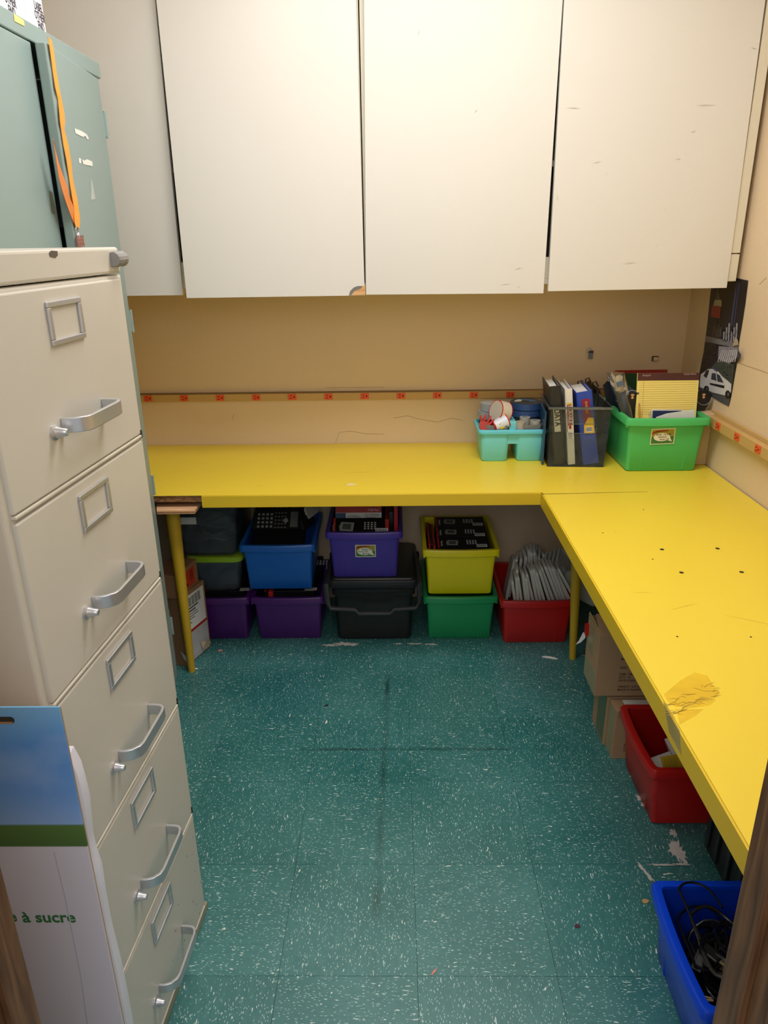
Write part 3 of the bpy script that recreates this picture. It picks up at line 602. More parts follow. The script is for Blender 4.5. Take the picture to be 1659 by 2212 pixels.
# ---------------------------------------------------------------- power strips
def strip():
    r = thing('power_strip', 'long tan power strip with orange outlets along the back wall', 'power strip', (0, 2.93, .915))
    MB().box(-1.25, 1.120, 2.918, 2.9375, .902, .930).build('raceway', STRIP, r, .0015, world=True)
    MB().box(-1.25, 1.120, 2.926, 2.9375, .930, .934).build('backplate', mat('dark_tan_edge', '8a6c40', .6), r, world=True)  # narrow backplate edge, a darker tan than the raceway
    SL = mat('outlet_slot_black', '160c08', .8)
    def outlet(par, M):
        o = MB().box(-.0165, .0165, -.012, .012, 0, .0035, M).build('outlet', ORG, par, .0012, world=True)
        s = MB().box(-.009, -.001, .004, .0062, .0034, .0042, M).box(-.009, -.001, -.0062, -.004, .0034, .0042, M)
        s.loft([[(.008+.003*math.cos(t), .0035*math.sin(t), z) for t in [k*math.pi/4 for k in range(8)]] for z in (.0034, .0042)], M=M)
        s.build('slots', SL, o, world=True)
    for k in range(14):
        x = -1.146+k*.1464
        outlet(r, Matrix(((1, 0, 0, x), (0, 0, -1, 2.918), (0, 1, 0, .9165), (0, 0, 0, 1))))
    r = thing('power_strip', 'tan power strip with orange outlets along the right wall', 'power strip', (1.13, 1.5, .9))
    MB().box(1.112, 1.1445, .62, 2.585, .873, .908).build('raceway', STRIP, r, .002, world=True)
    MB().box(1.134, 1.1445, .62, 2.585, .908, .922).build('backplate', STRIP, r, .001, world=True)
    MB().box(1.095, 1.1445, 2.560, 2.625, .866, .914).build('end_cap', mat('tan_end_cap', 'cbb28c', .5), r, .004, world=True)
    for y in (2.464, 2.317, 2.172, 2.027, 1.88, 1.733, 1.586, 1.44, 1.29, 1.145):
        outlet(r, Matrix(((0, 0, -1, 1.112), (-1, 0, 0, y), (0, 1, 0, .8925), (0, 0, 0, 1))))
    c = MB().box(1.088, 1.1445, 2.590, 2.625, H+.0002, .866).build('cable_conduit', mat('tan_end_cap', 'cbb28c', .5), None, .003)
    tag(c, 'tan vertical cable conduit in the corner behind the green crate', 'conduit')
strip()
for pl in ([(725, 956), (733, 934), (757, 931), (790, 937), (830, 938)], [(850, 903), (880, 898), (905, 905), (945, 912), (975, 903), (1000, 908)], [(501, 906), (504, 900), (506, 895)], [(700, 838), (830, 836)]):
    P = [on_y(x, y, YB-.0002) for x, y in pl]; MB().tube(P, .0006, 4).build('crack', mat('crack_brown', '8a6a40', .8), bpy.data.objects['wall_back'])
for pl in ([(1595, 783), (1612, 790), (1630, 796), (1659, 806)], [(1655, 600), (1640, 615)]):
    P = [on_x(x, y, XR-.0002) for x, y in pl]; MB().tube(P, .0006, 4).build('crack', mat('crack_brown', '8a6a40', .8), bpy.data.objects['wall_right'])
# wall hook and bracket
h = thing('wall_hook', 'small wire hook with a grey blue tag on the back wall above the binders', 'hook', tuple(on_y(1272, 757, 2.937)))
q = on_y(1272, 757, 2.935); MB().tube([q+Vector((math.cos(t)*.009, -.002, math.sin(t)*.011)) for t in [i*math.pi/6 for i in range(10)]], .0016, 6).build('wire', CHROME, h, world=True)
q = on_y(1276, 768, 2.93); MB().box(q.x-.008, q.x+.008, q.y-.004, q.y+.003, q.z-.013, q.z+.013).build('hanging_tag', mat('slate_tag', '76808e', .5), h, .001, world=True)
q = on_y(1277, 760, 2.93); MB().box(q.x-.008, q.x+.008, q.y-.005, q.y+.004, q.z-.004, q.z+.004).build('clip', mat('tag_dark', '2c3444', .5), h, world=True)
h = thing('wall_bracket', 'tiny cream adhesive bracket on the back wall above the legal pad', 'bracket', tuple(on_y(1416, 775, 2.937)))
q = on_y(1416, 775, 2.93); MB().box(q.x-.013, q.x+.013, 2.934, 2.9375, q.z-.010, q.z+.010).build('plate', mat('brown_adhesive', '6c4a2c', .7), h, world=True)
MB().box(q.x-.007, q.x+.009, 2.924, 2.934, q.z-.008, q.z+.006).build('block', mat('cream_block', 'ded0b4', .6), h, .001, world=True)

# ---------------------------------------------------------------- poster
def poster():
    X = 1.1435
    r = thing('poster', 'torn night skyline and patrol car poster on the right wall under the cabinet', 'poster', (X, 2.6, 1.15))
    def P(pts, k=0): return [on_x(x, y, X-.0002-.0005*k) for x, y in pts]
    n = (-1, 0, 0); NAVY = mat('poster_night', '171923', .35, var=.15, scale=14)
    out = [(1541, 590), (1616, 606), (1610, 655), (1603, 700), (1596, 740), (1594, 760), (1600, 766), (1592, 783), (1588, 805), (1583, 835), (1579, 858), (1574, 878), (1555, 868), (1530, 852), (1506, 840), (1512, 800), (1520, 760), (1528, 700), (1534, 640)]
    flat('sheet', P(out), NAVY, r, .0004, n)
    def f(nm, pts, c, k=1, var=.1): flat(nm, P(pts, k), mat('poster_'+c, c, .4, var=var, scale=40), r, .0004, n)
    f('tower_print', [(1546, 645), (1551, 622), (1556, 645), (1560, 663), (1542, 663)], '4c4a44')
    f('tower_print', [(1544, 648), (1559, 648), (1559, 662), (1541, 661)], 'a39c88', 2)
    f('tower_print', [(1538, 660), (1558, 662), (1555, 688), (1536, 684)], '8c2f2c', 2)
    f('beam_print', [(1590, 610), (1593, 610), (1581, 705), (1578, 705)], '3a4266', 1)
    f('beam_print', [(1596, 612), (1598, 612), (1586, 706), (1584, 706)], '343c5c', 1)
    f('water_print', [(1525, 725), (1595, 742), (1595, 752), (1523, 738)], '77777e')
    f('bridge_print', [(1553, 748), (1594, 750), (1592, 772), (1575, 786), (1551, 775)], '8f8c9c')
    f('street_print', [(1550, 780), (1586, 788), (1582, 832), (1545, 815), (1530, 800)], '3f4a46')
    rnd = random.Random(2); dots = MB(); brt = MB()
    def dot(mb, px, py, s, k=2):
        q = on_x(px, py, X-.0002-.0005*k-.0004); mb.add([(q.x, q.y-s, q.z-s), (q.x, q.y+s, q.z-s), (q.x, q.y+s, q.z+s), (q.x, q.y-s, q.z+s)], [(0, 3, 2, 1), (0, 1, 2, 3)])
    for k in range(90): a = rnd.random(); y = 688+rnd.random()*45; dot(dots, 1531+a*(20 if y < 705 else 60), y, rnd.uniform(.0005, .0013))
    for k in range(60): dot(dots, 1523+rnd.random()*30, 742+rnd.random()*38, rnd.uniform(.0005, .0014))
    for k in range(40): dot(brt, 1560+rnd.random()*34, 712+rnd.random()*24, rnd.uniform(.0008, .002))
    for k in range(24): dot(brt, 1555+rnd.random()*36, 750+rnd.random()*28, rnd.uniform(.0008, .0016), 2)
    for k in range(30): dot(dots, 1552+rnd.random()*30, 790+rnd.random()*30, rnd.uniform(.0008, .002))
    dots.build('city_lights_print', mat('poster_lights', 'd8b684', .5), r, world=True); brt.build('city_lights_print', mat('poster_lights_white', 'd7d7e2', .5), r, world=True)
    f('road_print', [(1508, 838), (1512, 822), (1545, 846), (1578, 848), (1574, 878), (1555, 868), (1530, 852)], '54555a', 1)
    for k in range(9): f('cable_print', [(1592-4*k, 756), (1593-4*k, 756), (1588-4.6*k, 782), (1586.6-4.6*k, 782)], 'd6d4dc', 2)
    for k in range(5): f('building_print', [(1528+4*k+12, 706-6*(k % 2)), (1531+4*k+12, 706-6*(k % 2)), (1529+4*k+12, 728), (1526+4*k+12, 728)], '4e4c48', 1)
    for k in range(6): f('building_print', [(1563+5.5*k, 716-9*(k % 3)), (1566+5.5*k, 716-9*(k % 3)), (1564+5.5*k, 738), (1561+5.5*k, 738)], '9a98a4', 1)
    # patrol car
    f('car_print', [(1512, 823), (1514, 808), (1522, 803), (1530, 797), (1541, 797), (1552, 803), (1560, 813), (1571, 822), (1580, 830), (1579, 847), (1570, 855), (1540, 848), (1512, 836)], 'd9d8dd', 3, .04)
    f('car_window_print', [(1520, 812), (1525, 801), (1532, 798), (1530, 808), (1526, 817)], '2b2e35', 4)
    f('car_window_print', [(1536, 819), (1538, 806), (1546, 806), (1548, 823)], '3a4250', 4)
    f('car_window_print', [(1550, 824), (1548, 807), (1555, 811), (1563, 827)], '3a4250', 4)
    f('car_light_print', [(1540, 797), (1542, 793), (1550, 799), (1549, 804)], '4a4a78', 4)
    f('car_stripe_print', [(1533, 827), (1565, 833), (1564, 839), (1534, 831)], '23252c', 4)
    def wheel(px, py, rx, ry): f('car_wheel_print', [(px+rx*math.cos(t), py+ry*math.sin(t)) for t in [k*math.pi/5 for k in range(10)]], '1b1b1e', 5); f('car_hub_print', [(px+1+rx*.4*math.cos(t), py+ry*.45*math.sin(t)) for t in [k*math.pi/4 for k in range(8)]], '5b5b60', 6)
    wheel(1526, 840, 5.5, 7); wheel(1572, 852, 5.5, 9)
    # curled flap at the tear
    q = [on_x(1594, 756, X-.001), on_x(1600, 766, X-.018), on_x(1592, 784, X-.001)]
    flat('torn_flap', q, mat('poster_flap', '2a2f3e', .4), r, .0005)
    flat('torn_flap', [on_x(x, y, X-.004) for x, y in ((1583, 748), (1589, 727), (1594, 735), (1595, 745))], mat('poster_back', 'b3a08c', .6), r, .0005, n)
poster()

# ---------------------------------------------------------------- crates
def crate_parts(root, m, w=.246, d=.31, h=.20, rw=.293, rd=.368):
    """stackable classroom crate, front towards local -Y, origin at the bottom centre"""
    def R(wd, dp, z, r=.022, bow=0.0):
        r = r*.6; pts = []
        for (sx, sy, a0) in ((1, -1, -90), (1, 1, 0), (-1, 1, 90), (-1, -1, 180)):
            for k in range(5):
                a = math.radians(a0+22.5*k); pts.append((sx*(wd/2-r)+r*math.cos(a), sy*(dp/2-r)+r*math.sin(a), z))
        for q in (-.7, -.35, 0, .35, .7): pts.append((q*(wd/2-r), -dp/2-bow*(1-q*q), z))
        return pts
    k = (rw-.026)
    rings = [R(w-.008, d-.008, 0, .018), R(w, d, .004, .02), R(w+.010, d+.018, h*.5, .02, .002), R(k, rd-.028, h-.028, .022, .004)]
    inner = [R(k-.006, rd-.034, h-.028, .022, .004), R(w-.002, d-.002, .006, .02)]
    MB().loft(rings+[R(k, rd-.028, h-.006, .022, .006), R(k-.008, rd-.036, h-.006, .022, .006)]+inner).build('body', m, root, smooth=True)
    o = R(rw, rd, h-.026, .028, .008); o2 = R(rw+.001, rd+.001, h-.006, .028, .008)
    rim = MB().loft([R(k+.0006, rd-.0274, h-.026, .022, .004), o, o2, R(rw-.004, rd-.004, h-.001, .027, .008), R(rw-.012, rd-.012, h, .025, .007), R(k-.006, rd-.034, h-.002, .02, .006), R(k-.0085, rd-.0365, h-.008, .02, .006)], False, False)
    rim.build('rim', m, root, smooth=True)
    g = MB()
    for s in (-1, 1):
        a = [(s*(w*.30+.010*t+.012*t*t), -(d/2+.0012+(.009+.006*0)*t*1.05), .006+t*(h-.036)) for t in [i/5 for i in range(6)]]
        g.tube(a, .0016, 6)
    g.build('panel_crease', m, root, smooth=True)
    for s in (-1, 1):
        MB().box(s*(rw/2-.0065)-.004, s*(rw/2-.0065)+.004, -rd/2+.010, -rd/2+.030, h-.034, h-.022).build('stacking_tab', m, root)
def crate(label, m, x, y, z, rz=0.0, name='crate', group=None, front=True):
    """x, y: middle of the bottom front edge"""
    c = Vector((x, y, z)) + Matrix.Rotation(rz, 3, 'Z') @ Vector((0, .155, 0))
    r = thing(name, label, 'crate', tuple(c), rz, group); crate_parts(r, m); return r
# label card on a crate front
def supply_card(root, cx, cz, lines, tilt=0.0, w=.078, h=.052, y=-.1705):
    M = Matrix.Translation((cx, y, cz)) @ Matrix.Rotation(math.radians(90), 4, 'X') @ Matrix.Rotation(tilt, 4, 'Z') @ Matrix.Rotation(math.radians(4.5), 4, 'X')
    c = MB().box(-w/2, w/2, -h/2, h/2, 0, .0006, M).build('label_card', mat('card_cream', 'e9e4cf', .6), root)
    def q(nm, pts, col, z): MB().prism(pts, .0003, M @ Matrix.Translation((0, 0, z))).build(nm, mat('card_'+col, col, .6, var=.03), c)
    a, b = w/2-.003, h/2-.003
    q('green_ground', [(-a, -b), (a, -b), (a, 0), (-a, 0)], '3c7a3a', .0006); q('dotted_ground', [(-a, 0), (a, 0), (a, b), (-a, b)], 'a8a23a', .0006)
    dots = MB()
    for i in range(13):
        for j in range(5):
            x, yy = -a+.003+i*.0055+(.0027 if j % 2 else 0), .002+j*.0045
            if x < a-.002: dots.add([(x-.0012, yy, .001), (x, yy-.0012, .001), (x+.0012, yy, .001), (x, yy+.0012, .001)], [(0, 1, 2, 3)], M)
    dots.build('halftone_dots', mat('card_dot', '3a4a22', .6), c)
    q('red_banner', [(-a, .004), (-a+.006, .012), (-.012, .018), (.016, .019), (.018, .023), (-.02, .0225), (-a+.002, .016)], 'a3261f', .0011)
    bub = [(.029*math.cos(t)-.003, .0155*math.sin(t)-.002) for t in [k*math.pi/9-.15 for k in range(17)]] + [(.034, -.020)]
    q('speech_bubble', bub, 'eceadb', .0015)
    for i, (s, x, yy, sz) in enumerate(lines): text('handwriting', s, sz, INK, c, M @ Matrix.Translation((x, yy, .0019)), 'CENTER', .0001)
    text('banner_lettering', "IT'S AWESOME!", .0055, mat('banner_dark', '4a0f0c', .6), c, M @ Matrix.Translation((-.012, .0165, .0016)) @ Matrix.Rotation(.12, 4, 'Z'), 'CENTER')

CR = 'stacked classroom crates under the back worktop'
c_purL = crate('purple crate on the floor at left, under the clear bin with the green lid', PURP, -0.7255, 2.577, 0, 0, group=CR)
c_pur = crate('purple crate on the floor directly under the blue crate of calculators', PURP, -0.430, 2.577, 0, 0, group=CR)
c_blue = crate('blue crate full of black calculators on top of a purple crate', BLUE, -0.4555, 2.580, .222, math.radians(.4), group=CR)
c_vio = crate('violet crate with a cartoon label card on top of the black lidded bin', VIOL, -0.120, 2.560, .281, 0, group=CR)
c_grn = crate('emerald green crate on the floor directly under the yellow crate', GRN2, 0.252, 2.573, 0, 0, group=CR)
c_yel = crate('yellow crate holding flat black calculator boxes on top of the green crate', YCR, 0.248, 2.560, .205, 0, group=CR)
c_red = crate('red crate overflowing with pale calculator covers beside the right yellow leg', RED, 0.548, 2.535, 0, 0, group=CR)
supply_card(c_vio, .004, .118, [('Algebra 2', .002, .0045, .0085), ('Room 109', -.010, -.0045, .0085), ('@ Kids', .001, -.0135, .0085)])
c_g2 = crate('bright green crate of stationery on the worktop with a cartoon label card', GRN, 0.9520, 2.517, H+.0008, 0)
supply_card(c_g2, -.012, .132, [('Earth   12 Kids', .002, .0045, .0085), ('Science', -.001, -.0045, .0095), ('Room 109', .006, -.013, .0075)], tilt=.03, w=.084, h=.058)
c_rr = crate('red crate of white boxes on the floor under the right worktop', RED, 0.693, 1.700, 0, math.radians(-90))
c_bb = crate('royal blue crate full of black cables in the lower right corner', BLUE2, 0.575, 1.062, 0, math.radians(-90))

# ---------------------------------------------------------------- black lidded bin with bail handle
def black_bin():
    r = thing('lidded_bin', 'black lidded bin with a bail handle under the violet crate', 'bin', (-.090, 2.74, 0))
    def R(w, d, z, rr=.02): return rrect(w, d, rr, z, 4, 0, 0)
    body = MB().loft([R(.290, .335, 0), R(.296, .345, .01), R(.306, .350, .20), R(.300, .344, .20), R(.284, .330, .012)]); body.build('body', BLACK, r, smooth=True)
    MB().loft([R(.312, .354, .197), R(.325, .362, .203), R(.328, .364, .228), R(.318, .356, .231)]).build('tray', BLACK, r, smooth=True)
    MB().loft([R(.330, .366, .232), R(.350, .374, .237), R(.352, .376, .262), R(.346, .372, .268), R(.330, .356, .268), R(.326, .352, .274), R(.320, .346, .276)]).build('lid', mat('black_lid', '26272a', .38, var=.06, scuff='3c3d40', scuff_scale=25), r, smooth=True)
    q = [(-.172, .04, .30), (-.178, -.10, .295), (-.180, -.215, .285), (-.178, -.222, .215), (-.165, -.226, .190), (-.07, -.228, .185), (-.055, -.228, .168), (.065, -.228, .168), (.080, -.228, .185), (.165, -.226, .190), (.178, -.222, .215), (.180, -.215, .285), (.178, -.10, .295), (.172, .04, .30)]
    MB().tube([(x, y+.0, z-.02) for x, y, z in q], .0125, 8, flat=.8).build('handle', mat('dark_grey_handle', '38393c', .4), r, smooth=True)
    for s in (-1, 1): MB().lathe([(.016, 0), (.016, .012), (.010, .016)], 14, Matrix.Translation((s*.176-.006*s, .04, .275)) @ Matrix.Rotation(s*math.pi/2, 4, 'Y')).build('pivot', BLACK, r)
black_bin()
# ---------------------------------------------------------------- clear bins at left
def clear_bin(label, x0, x1, y0, y1, z0, z1, lid=None, hz=.10):
    r = thing('clear_bin', label, 'bin', ((x0+x1)/2, (y0+y1)/2, z0)); w, d, h = x1-x0, y1-y0, z1-z0
    CM = clearmat('clear_bin_plastic', 'e4e8ea', .08, .2, hz, 'a8b2ba')
    def R(s, z, rr=.03): return rrect(w-s, d-s, rr, z, 4)
    MB().loft([R(.045, 0), R(.03, .01), R(.006, h-.02), R(0, h-.015), R(.0, h), R(.008, h), R(.012, h-.02), R(.036, .014)]).build('body', CM, r, smooth=True)
    if lid: MB().loft([R(-.004, h), R(-.012, h+.004), R(-.012, h+.020), R(-.004, h+.024), R(.03, h+.024), R(.036, h+.020)]).build('lid', lid, r, smooth=True)
    return r
LIME = mat('lime_lid', '8fb52a', .35)
cb1 = clear_bin('clear bin with a lime green lid on the left purple crate', -.815, -.605, 2.585, 2.925, .204, .336, LIME)
cb2 = clear_bin('large clear bin tilted full of cables under the left end of the worktop', -.852, -.606, 2.575, 2.935, .362, .575)
MB().box(-.10, -.03, -.1815, -.1800, .140, .168).build('white_label', WHITE, cb2)
# things seen inside
o = box('folder_stack', -.790, -.630, 2.62, 2.90, .222, .320, mat('slate_blue_folder', '39495c', .6), None, .004); tag(o, 'slate blue stack inside the clear bin with the green lid', 'folders')
for k in range(5):
    pts = [(-.73+.075*math.cos(t+k)*(1+.04*k), 2.75+.11*math.sin(t+k), .405+.018*k+.012*math.sin(3*t+k)) for t in [i*.35 for i in range(18)]]
    tag(MB().tube(pts, .005, 6).build('cable', mat('grey_cable', '55575a', .5), None, smooth=True), 'grey cable coiled inside the large clear bin', 'cable', 'cables in the large clear bin')

# ---------------------------------------------------------------- brown boxes left
def brown_left():
    P0, P1 = Vector((-.795, 2.372, 0)), Vector((-.741, 2.525, 0)); d = (P1-P0).normalized(); L = (P1-P0).length
    rz = math.atan2(d.y, d.x)-math.pi/2
    r = thing('shipping_box', 'tall brown shipping box with a white address label behind the left yellow leg', 'box', tuple(P0), rz)
    MB().box(-.070, 0, 0, L, 0, .290).build('body', CARD, r, .002)
    MB().box(.0002, .0012, .016, L-.012, .135, .275).build('address_label', WHITE, r)
    al = [x for x in bpy.data.objects if x.name.startswith('address_label')][0]
    bars = MB()
    for k in range(16): bars.box(.0012, .0016, .028+k*.0065, .028+k*.0065+(.0035 if k % 3 else .0018), .228, .266)
    bars.build('barcode', INK, al)
    tx = MB()
    for z, a in ((.218, .8), (.206, .6), (.196, .7), (.186, .75), (.176, .5), (.160, .3)): tx.box(.0012, .0016, .03, .03+.10*a, z, z+(.006 if z > .2 else .003))
    tx.build('address_lines', mat('grey_print', '4a4a4c', .6), al)
    MB().box(.0002, .0010, .010, L-.006, .125, .133).build('red_tape', REDC, r)
    MB().box(-.0705, .001, .010, .024, .2895, .2915).build('red_tape', REDC, r)
    MB().box(.0002, .0026, .018, L-.010, .006, .122).build('document_pouch', mat('pouch_film', 'b9b8bb', .2, var=.2, scale=20, bump=.8, bscale=30), r, .001)
    flat('torn_paper', [(.004, .09, .06), (.012, .12, .05), (.010, .15, .03), (.004, .145, .012), (.006, .10, .02)], mat('beige_scrap', 'c7b49c', .7), r, .001, (1, 0, 0), world=False)
    q = [(-.018, -.004, .065), (.010, -.012, .055), (.018, -.014, .03), (-.005, -.006, .035)]
    flat('torn_paper', q, WHITE, r, .001, (0, -1, 0), world=False)
    r2 = thing('shipping_box', 'smaller brown box with an orange warning sticker on the tall shipping box', 'box', (-.825, 2.445, .292), rz+.12)
    MB().box(-.05, .050, -.075, .085, 0, .092).build('body', CARD, r2, .002)
    MB().box(.0502, .051, -.04, .055, .010, .078).build('orange_sticker', mat('fluoro_orange', 'd8401c', .5), r2)
    st = bpy.data.objects['orange_sticker']; s = MB()
    for k in range(4): s.box(.051, .0514, .022+k*.006, .024+k*.006, .03, .07)
    s.box(.051, .0514, -.03, .0, .02, .03).box(.051, .0514, -.02, -.005, .05, .065).build('sticker_print', INK, st)
    # woven grey basket edge
    b = thing('basket', 'pale grey woven plastic basket between the teal cabinet and the brown box', 'basket', (-.88, 2.42, 0))
    m = MB()
    for i in range(7):
        m.box(-.040, .035, -.03+.001*(i % 2), .09, .012+i*.032, .034+i*.032)
    m.build('slats', mat('grey_weave', '8b8f90', .5), b, .002)
    up = MB()
    for j in range(4): up.box(-.037+j*.022, -.027+j*.022, -.034, .088, 0, .238)
    up.build('uprights', mat('grey_weave2', '9a9d9e', .5), b, .002)
brown_left()

# ---------------------------------------------------------------- calculator packages (built once, copied)
def calc_box(label, M, group=None, w=.24, t=.085, h=.07, proto=[None]):
    """flat black retail box; printed face is local +Z, w along x, t along y (depth)"""
    r = thing('calculator_box', label, 'box', group=group, M=M)
    MB().box(-w/2, w/2, -t/2, t/2, -h, 0).build('carton_body', BLACKS, r, .001)
    MB().prism([(-.075, -.02), (-.025, -.022), (-.020, .016), (-.070, .020), (-.078, .0)], .0006).build('screen_picture', SCRN, r)
    MB().prism([(-.066, -.012), (-.034, -.014), (-.031, .010), (-.063, .012)], .0009).build('display_picture', mat('lcd_dark', '4b504b', .4), r)
    k = MB()
    for i in range(4):
        for j in range(4): k.box(.018+i*.013, .025+i*.013, -.014+j*.009, -.009+j*.009, 0, .0007)
    k.build('key_picture', KEYW, r)
    MB().box(.062, .110, -t/2+.006, -t/2+.028, 0, .0006).build('barcode_patch', WHITE, r)
    b = MB()
    for i in range(14): b.box(.065+i*.003, .0662+i*.003+(.0008 if i % 3 == 0 else 0), -t/2+.009, -t/2+.025, .0006, .001)
    b.build('barcode', INK, r)
    MB().box(-w/2+.002, -w/2+.010, -t/2, t/2, 0, .0006).build('red_stripe', REDC, r)
    text('lettering', 'TI-84 Plus', .014, KEYW, r, Matrix.Translation((-.094, -.030, .0004)) @ Matrix.Rotation(math.pi/2, 4, 'Z'), 'LEFT', 0, .8)
    return r
# yellow crate: three boxes leaning back in a row
for k, (y, z) in enumerate(((2.635, .392), (2.715, .405), (2.795, .418))):
    calc_box(('frontmost', 'middle', 'rearmost')[k]+' flat black calculator box in the yellow crate', Matrix.Translation((.262, y, z)) @ Matrix.Rotation(math.radians(9), 4, 'X') @ Matrix.Diagonal((.84, .9, 1, 1)), 'calculator boxes in the yellow crate')
for k in range(3):
    o = box('slim_box', .126+k*.0095, .134+k*.0095, 2.60, 2.83, .26, .402-.004*k, REDC if k != 1 else BLACKS, None, .001); tag(o, ('leftmost thin red edged box in the yellow crate', 'thin black box between two red ones in the yellow crate', 'red box against the flat calculator boxes in the yellow crate')[k], 'box', 'slim boxes in the yellow crate')
# violet crate: upright packages facing front
def tilt_front(x, y, z, a, rz=0.0): return Matrix.Translation((x, y, z)) @ Matrix.Rotation(rz, 4, 'Z') @ Matrix.Rotation(math.radians(a), 4, 'X')
calc_box('black calculator box leaning at the front of the violet crate', tilt_front(-.140, 2.605, .476, 38), t=.075, w=.205, h=.03)
r = thing('display_card', 'red and white cardboard sign standing at the back of the violet crate', 'sign', M=tilt_front(-.140, 2.660, .506, 68))
MB().box(-.095, .085, -.045, .045, -.003, 0).build('board', WHITE, r); bd = [x for x in r.children][0] if r.children else bpy.data.objects['board']
MB().box(-.095, .085, .005, .03, 0, .0006).build('red_band', REDC, r)
MB().box(-.095, -.055, -.040, .004, 0, .0006).build('blue_panel', mat('print_blue', '35557c', .6), r)
text('lettering', 'TI-84 Plus', .012, WHITE, r, Matrix.Translation((.030, .011, .0008)), 'LEFT', 0, .9)
text('lettering', 'ALL-PURPOSE\nGRAPHING', .011, mat('print_grey', '555', .6) if False else INK, r, Matrix.Translation((.020, -.008, .0004)), 'LEFT', 0, .8)
text('lettering', 'TEXAS INSTRUMENTS', .014, mat('print_green_yellow', 'a8a43a', .6), r, Matrix.Translation((-.08, .033, .0004)), 'LEFT', 0, .9)
MB().prism([(-.052, -.032), (.005, -.032), (.003, -.012), (-.008, -.004), (-.040, -.004), (-.050, -.012)], .004).build('device_picture', mat('print_silver', 'a6a8a8', .4), r)
for k, (x, c) in enumerate(((-.028, REDC), (-.012, BLACKS), (.006, REDC))):
    o = box('slim_box', x-.013, x+.002, 2.60, 2.84, .42, .505+.03*k, c, None, .001); tag(o, ('slim red box standing beside the calculator boxes in the violet crate', 'slim black box between two red boxes in the violet crate', 'tallest slim red box at the right side of the violet crate')[k], 'box', 'slim boxes in the violet crate')
# purple crates below: boxes with key print
calc_box('black calculator box lying in the middle purple crate under the blue crate', Matrix.Translation((-.428, 2.70, .203)), w=.20, t=.20, h=.05)
calc_box('black calculator box sticking up at the right rear of the middle purple crate', tilt_front(-.358, 2.84, .215, 12), w=.085, t=.10, h=.06)
calc_box('black calculator box lying in the left purple crate', Matrix.Translation((-.690, 2.72, .1985)), w=.16, t=.22, h=.05)
o = box('slim_box', -.508, -.490, 2.585, 2.72, .10, .2065, REDC, None, .001); tag(o, 'small red box at the front of the middle purple crate', 'box')
# blue crate: calculators and cases
def calculator(label, M, group=None, s=1.0):
    r = thing('calculator', label, 'calculator', group=group, M=M)
    MB().loft([rrect(.20, .10, .02, -.016), rrect(.206, .106, .022, -.008), rrect(.20, .10, .02, 0)]).build('body', BLACK, r, smooth=True)
    k = MB()
    for i in range(4):
        for j in range(4): k.box(-.083+i*.017, -.073+i*.017, -.036+j*.018, -.026+j*.018, 0, .003)
    k.build('number_keys', mat('pale_keys', '8f9294', .45), r, .001)
    k = MB()
    for i in range(4):
        for j in range(5): k.box(-.014+i*.013, -.007+i*.013, -.038+j*.016, -.033+j*.016, 0, .002)
    k.build('function_keys', GREYM, r)
    MB().lathe([(.010, 0), (.010, .003), (.007, .004)], 16, Matrix.Translation((.030, -.005, 0))).build('arrow_pad', mat('pale_keys', '8f9294', .45), r)
    MB().box(.048, .078, -.034, .034, 0, .0012).build('screen', mat('lcd_grey', '6d716d', .3), r)
    return r
calculator('black graphing calculator with pale keys at the top of the blue crate', tilt_front(-.468, 2.705, .468, 42))
calculator('second black calculator lying behind the first in the blue crate', tilt_front(-.470, 2.79, .505, 40), 'calculators in the blue crate')
o = mk_loft('calculator_case', [rrect(.20, .10, .02, -.02), rrect(.208, .106, .02, -.01), rrect(.20, .10, .02, .0)], BLACKS, None, smooth=True); o.matrix_basis = tilt_front(-.460, 2.640, .424, 25); tag(o, 'plain black calculator case at the front of the blue crate', 'case')
for k in range(3):
    M = tilt_front(-.345+.012*k, 2.68+.05*k, .47+.03*k, 75, math.radians(70))
    o = mk_loft('slide_case', [rrect(.10, .05, .01, -.008), rrect(.10, .05, .01, 0)], OFFW if k == 1 else BLACK, None, bevel=.001); o.matrix_basis = M
    tag(o, ('black slide case standing at the right front of the blue crate', 'pale slide case standing at the right of the blue crate', 'black slide case at the right rear of the blue crate')[k], 'case', 'slide cases in the blue crate')
o = box('paper_note', -.52, -.45, 2.86, 2.862, .56, .572, mat('cream_note', 'c9c2a0', .7), None); tag(o, 'narrow cream note behind the calculators in the blue crate', 'note')
bpy.data.objects.remove(o)

# ---------------------------------------------------------------- pale covers in the red crate
def cover_proto():
    w, h, t = .088, .185, .011
    out = rrect(w, h, .016, 0, 4); r = MB().loft([rrect(w-.006, h-.006, .014, 0, 3), rrect(w, h, .016, .003, 3), rrect(w, h, .016, t, 3), rrect(w-.005, h-.005, .014, t, 3), rrect(w-.009, h-.009, .013, .003, 3)])
    return r
cm = cover_proto()
proto = cm.build('calculator_cover', OFFW, None, smooth=True); first = True
rnd = random.Random(21); spots = []
for k in range(16):  # main fan leaning left to right, edges towards the viewer
    f = k/15; x = .470+.195*f; a = 8+20*f+rnd.uniform(-2, 2)
    spots.append((x, 2.585+.02*rnd.random(), .178+.052*math.sin(f*2.2)+rnd.uniform(-.004, .004), -a, rnd.uniform(-3, 3), 90+rnd.uniform(-3, 3)))
for k in range(10):
    f = k/9; spots.append((.455+.17*f, 2.70+.05*f, .205+.03*math.sin(f*3), 10-30*f, rnd.uniform(-8, 8), 80+rnd.uniform(-12, 12)))
for k in range(4): spots.append((.650+.016*k, 2.70-.004*k, .222+.010*k, -38, 8, 60))
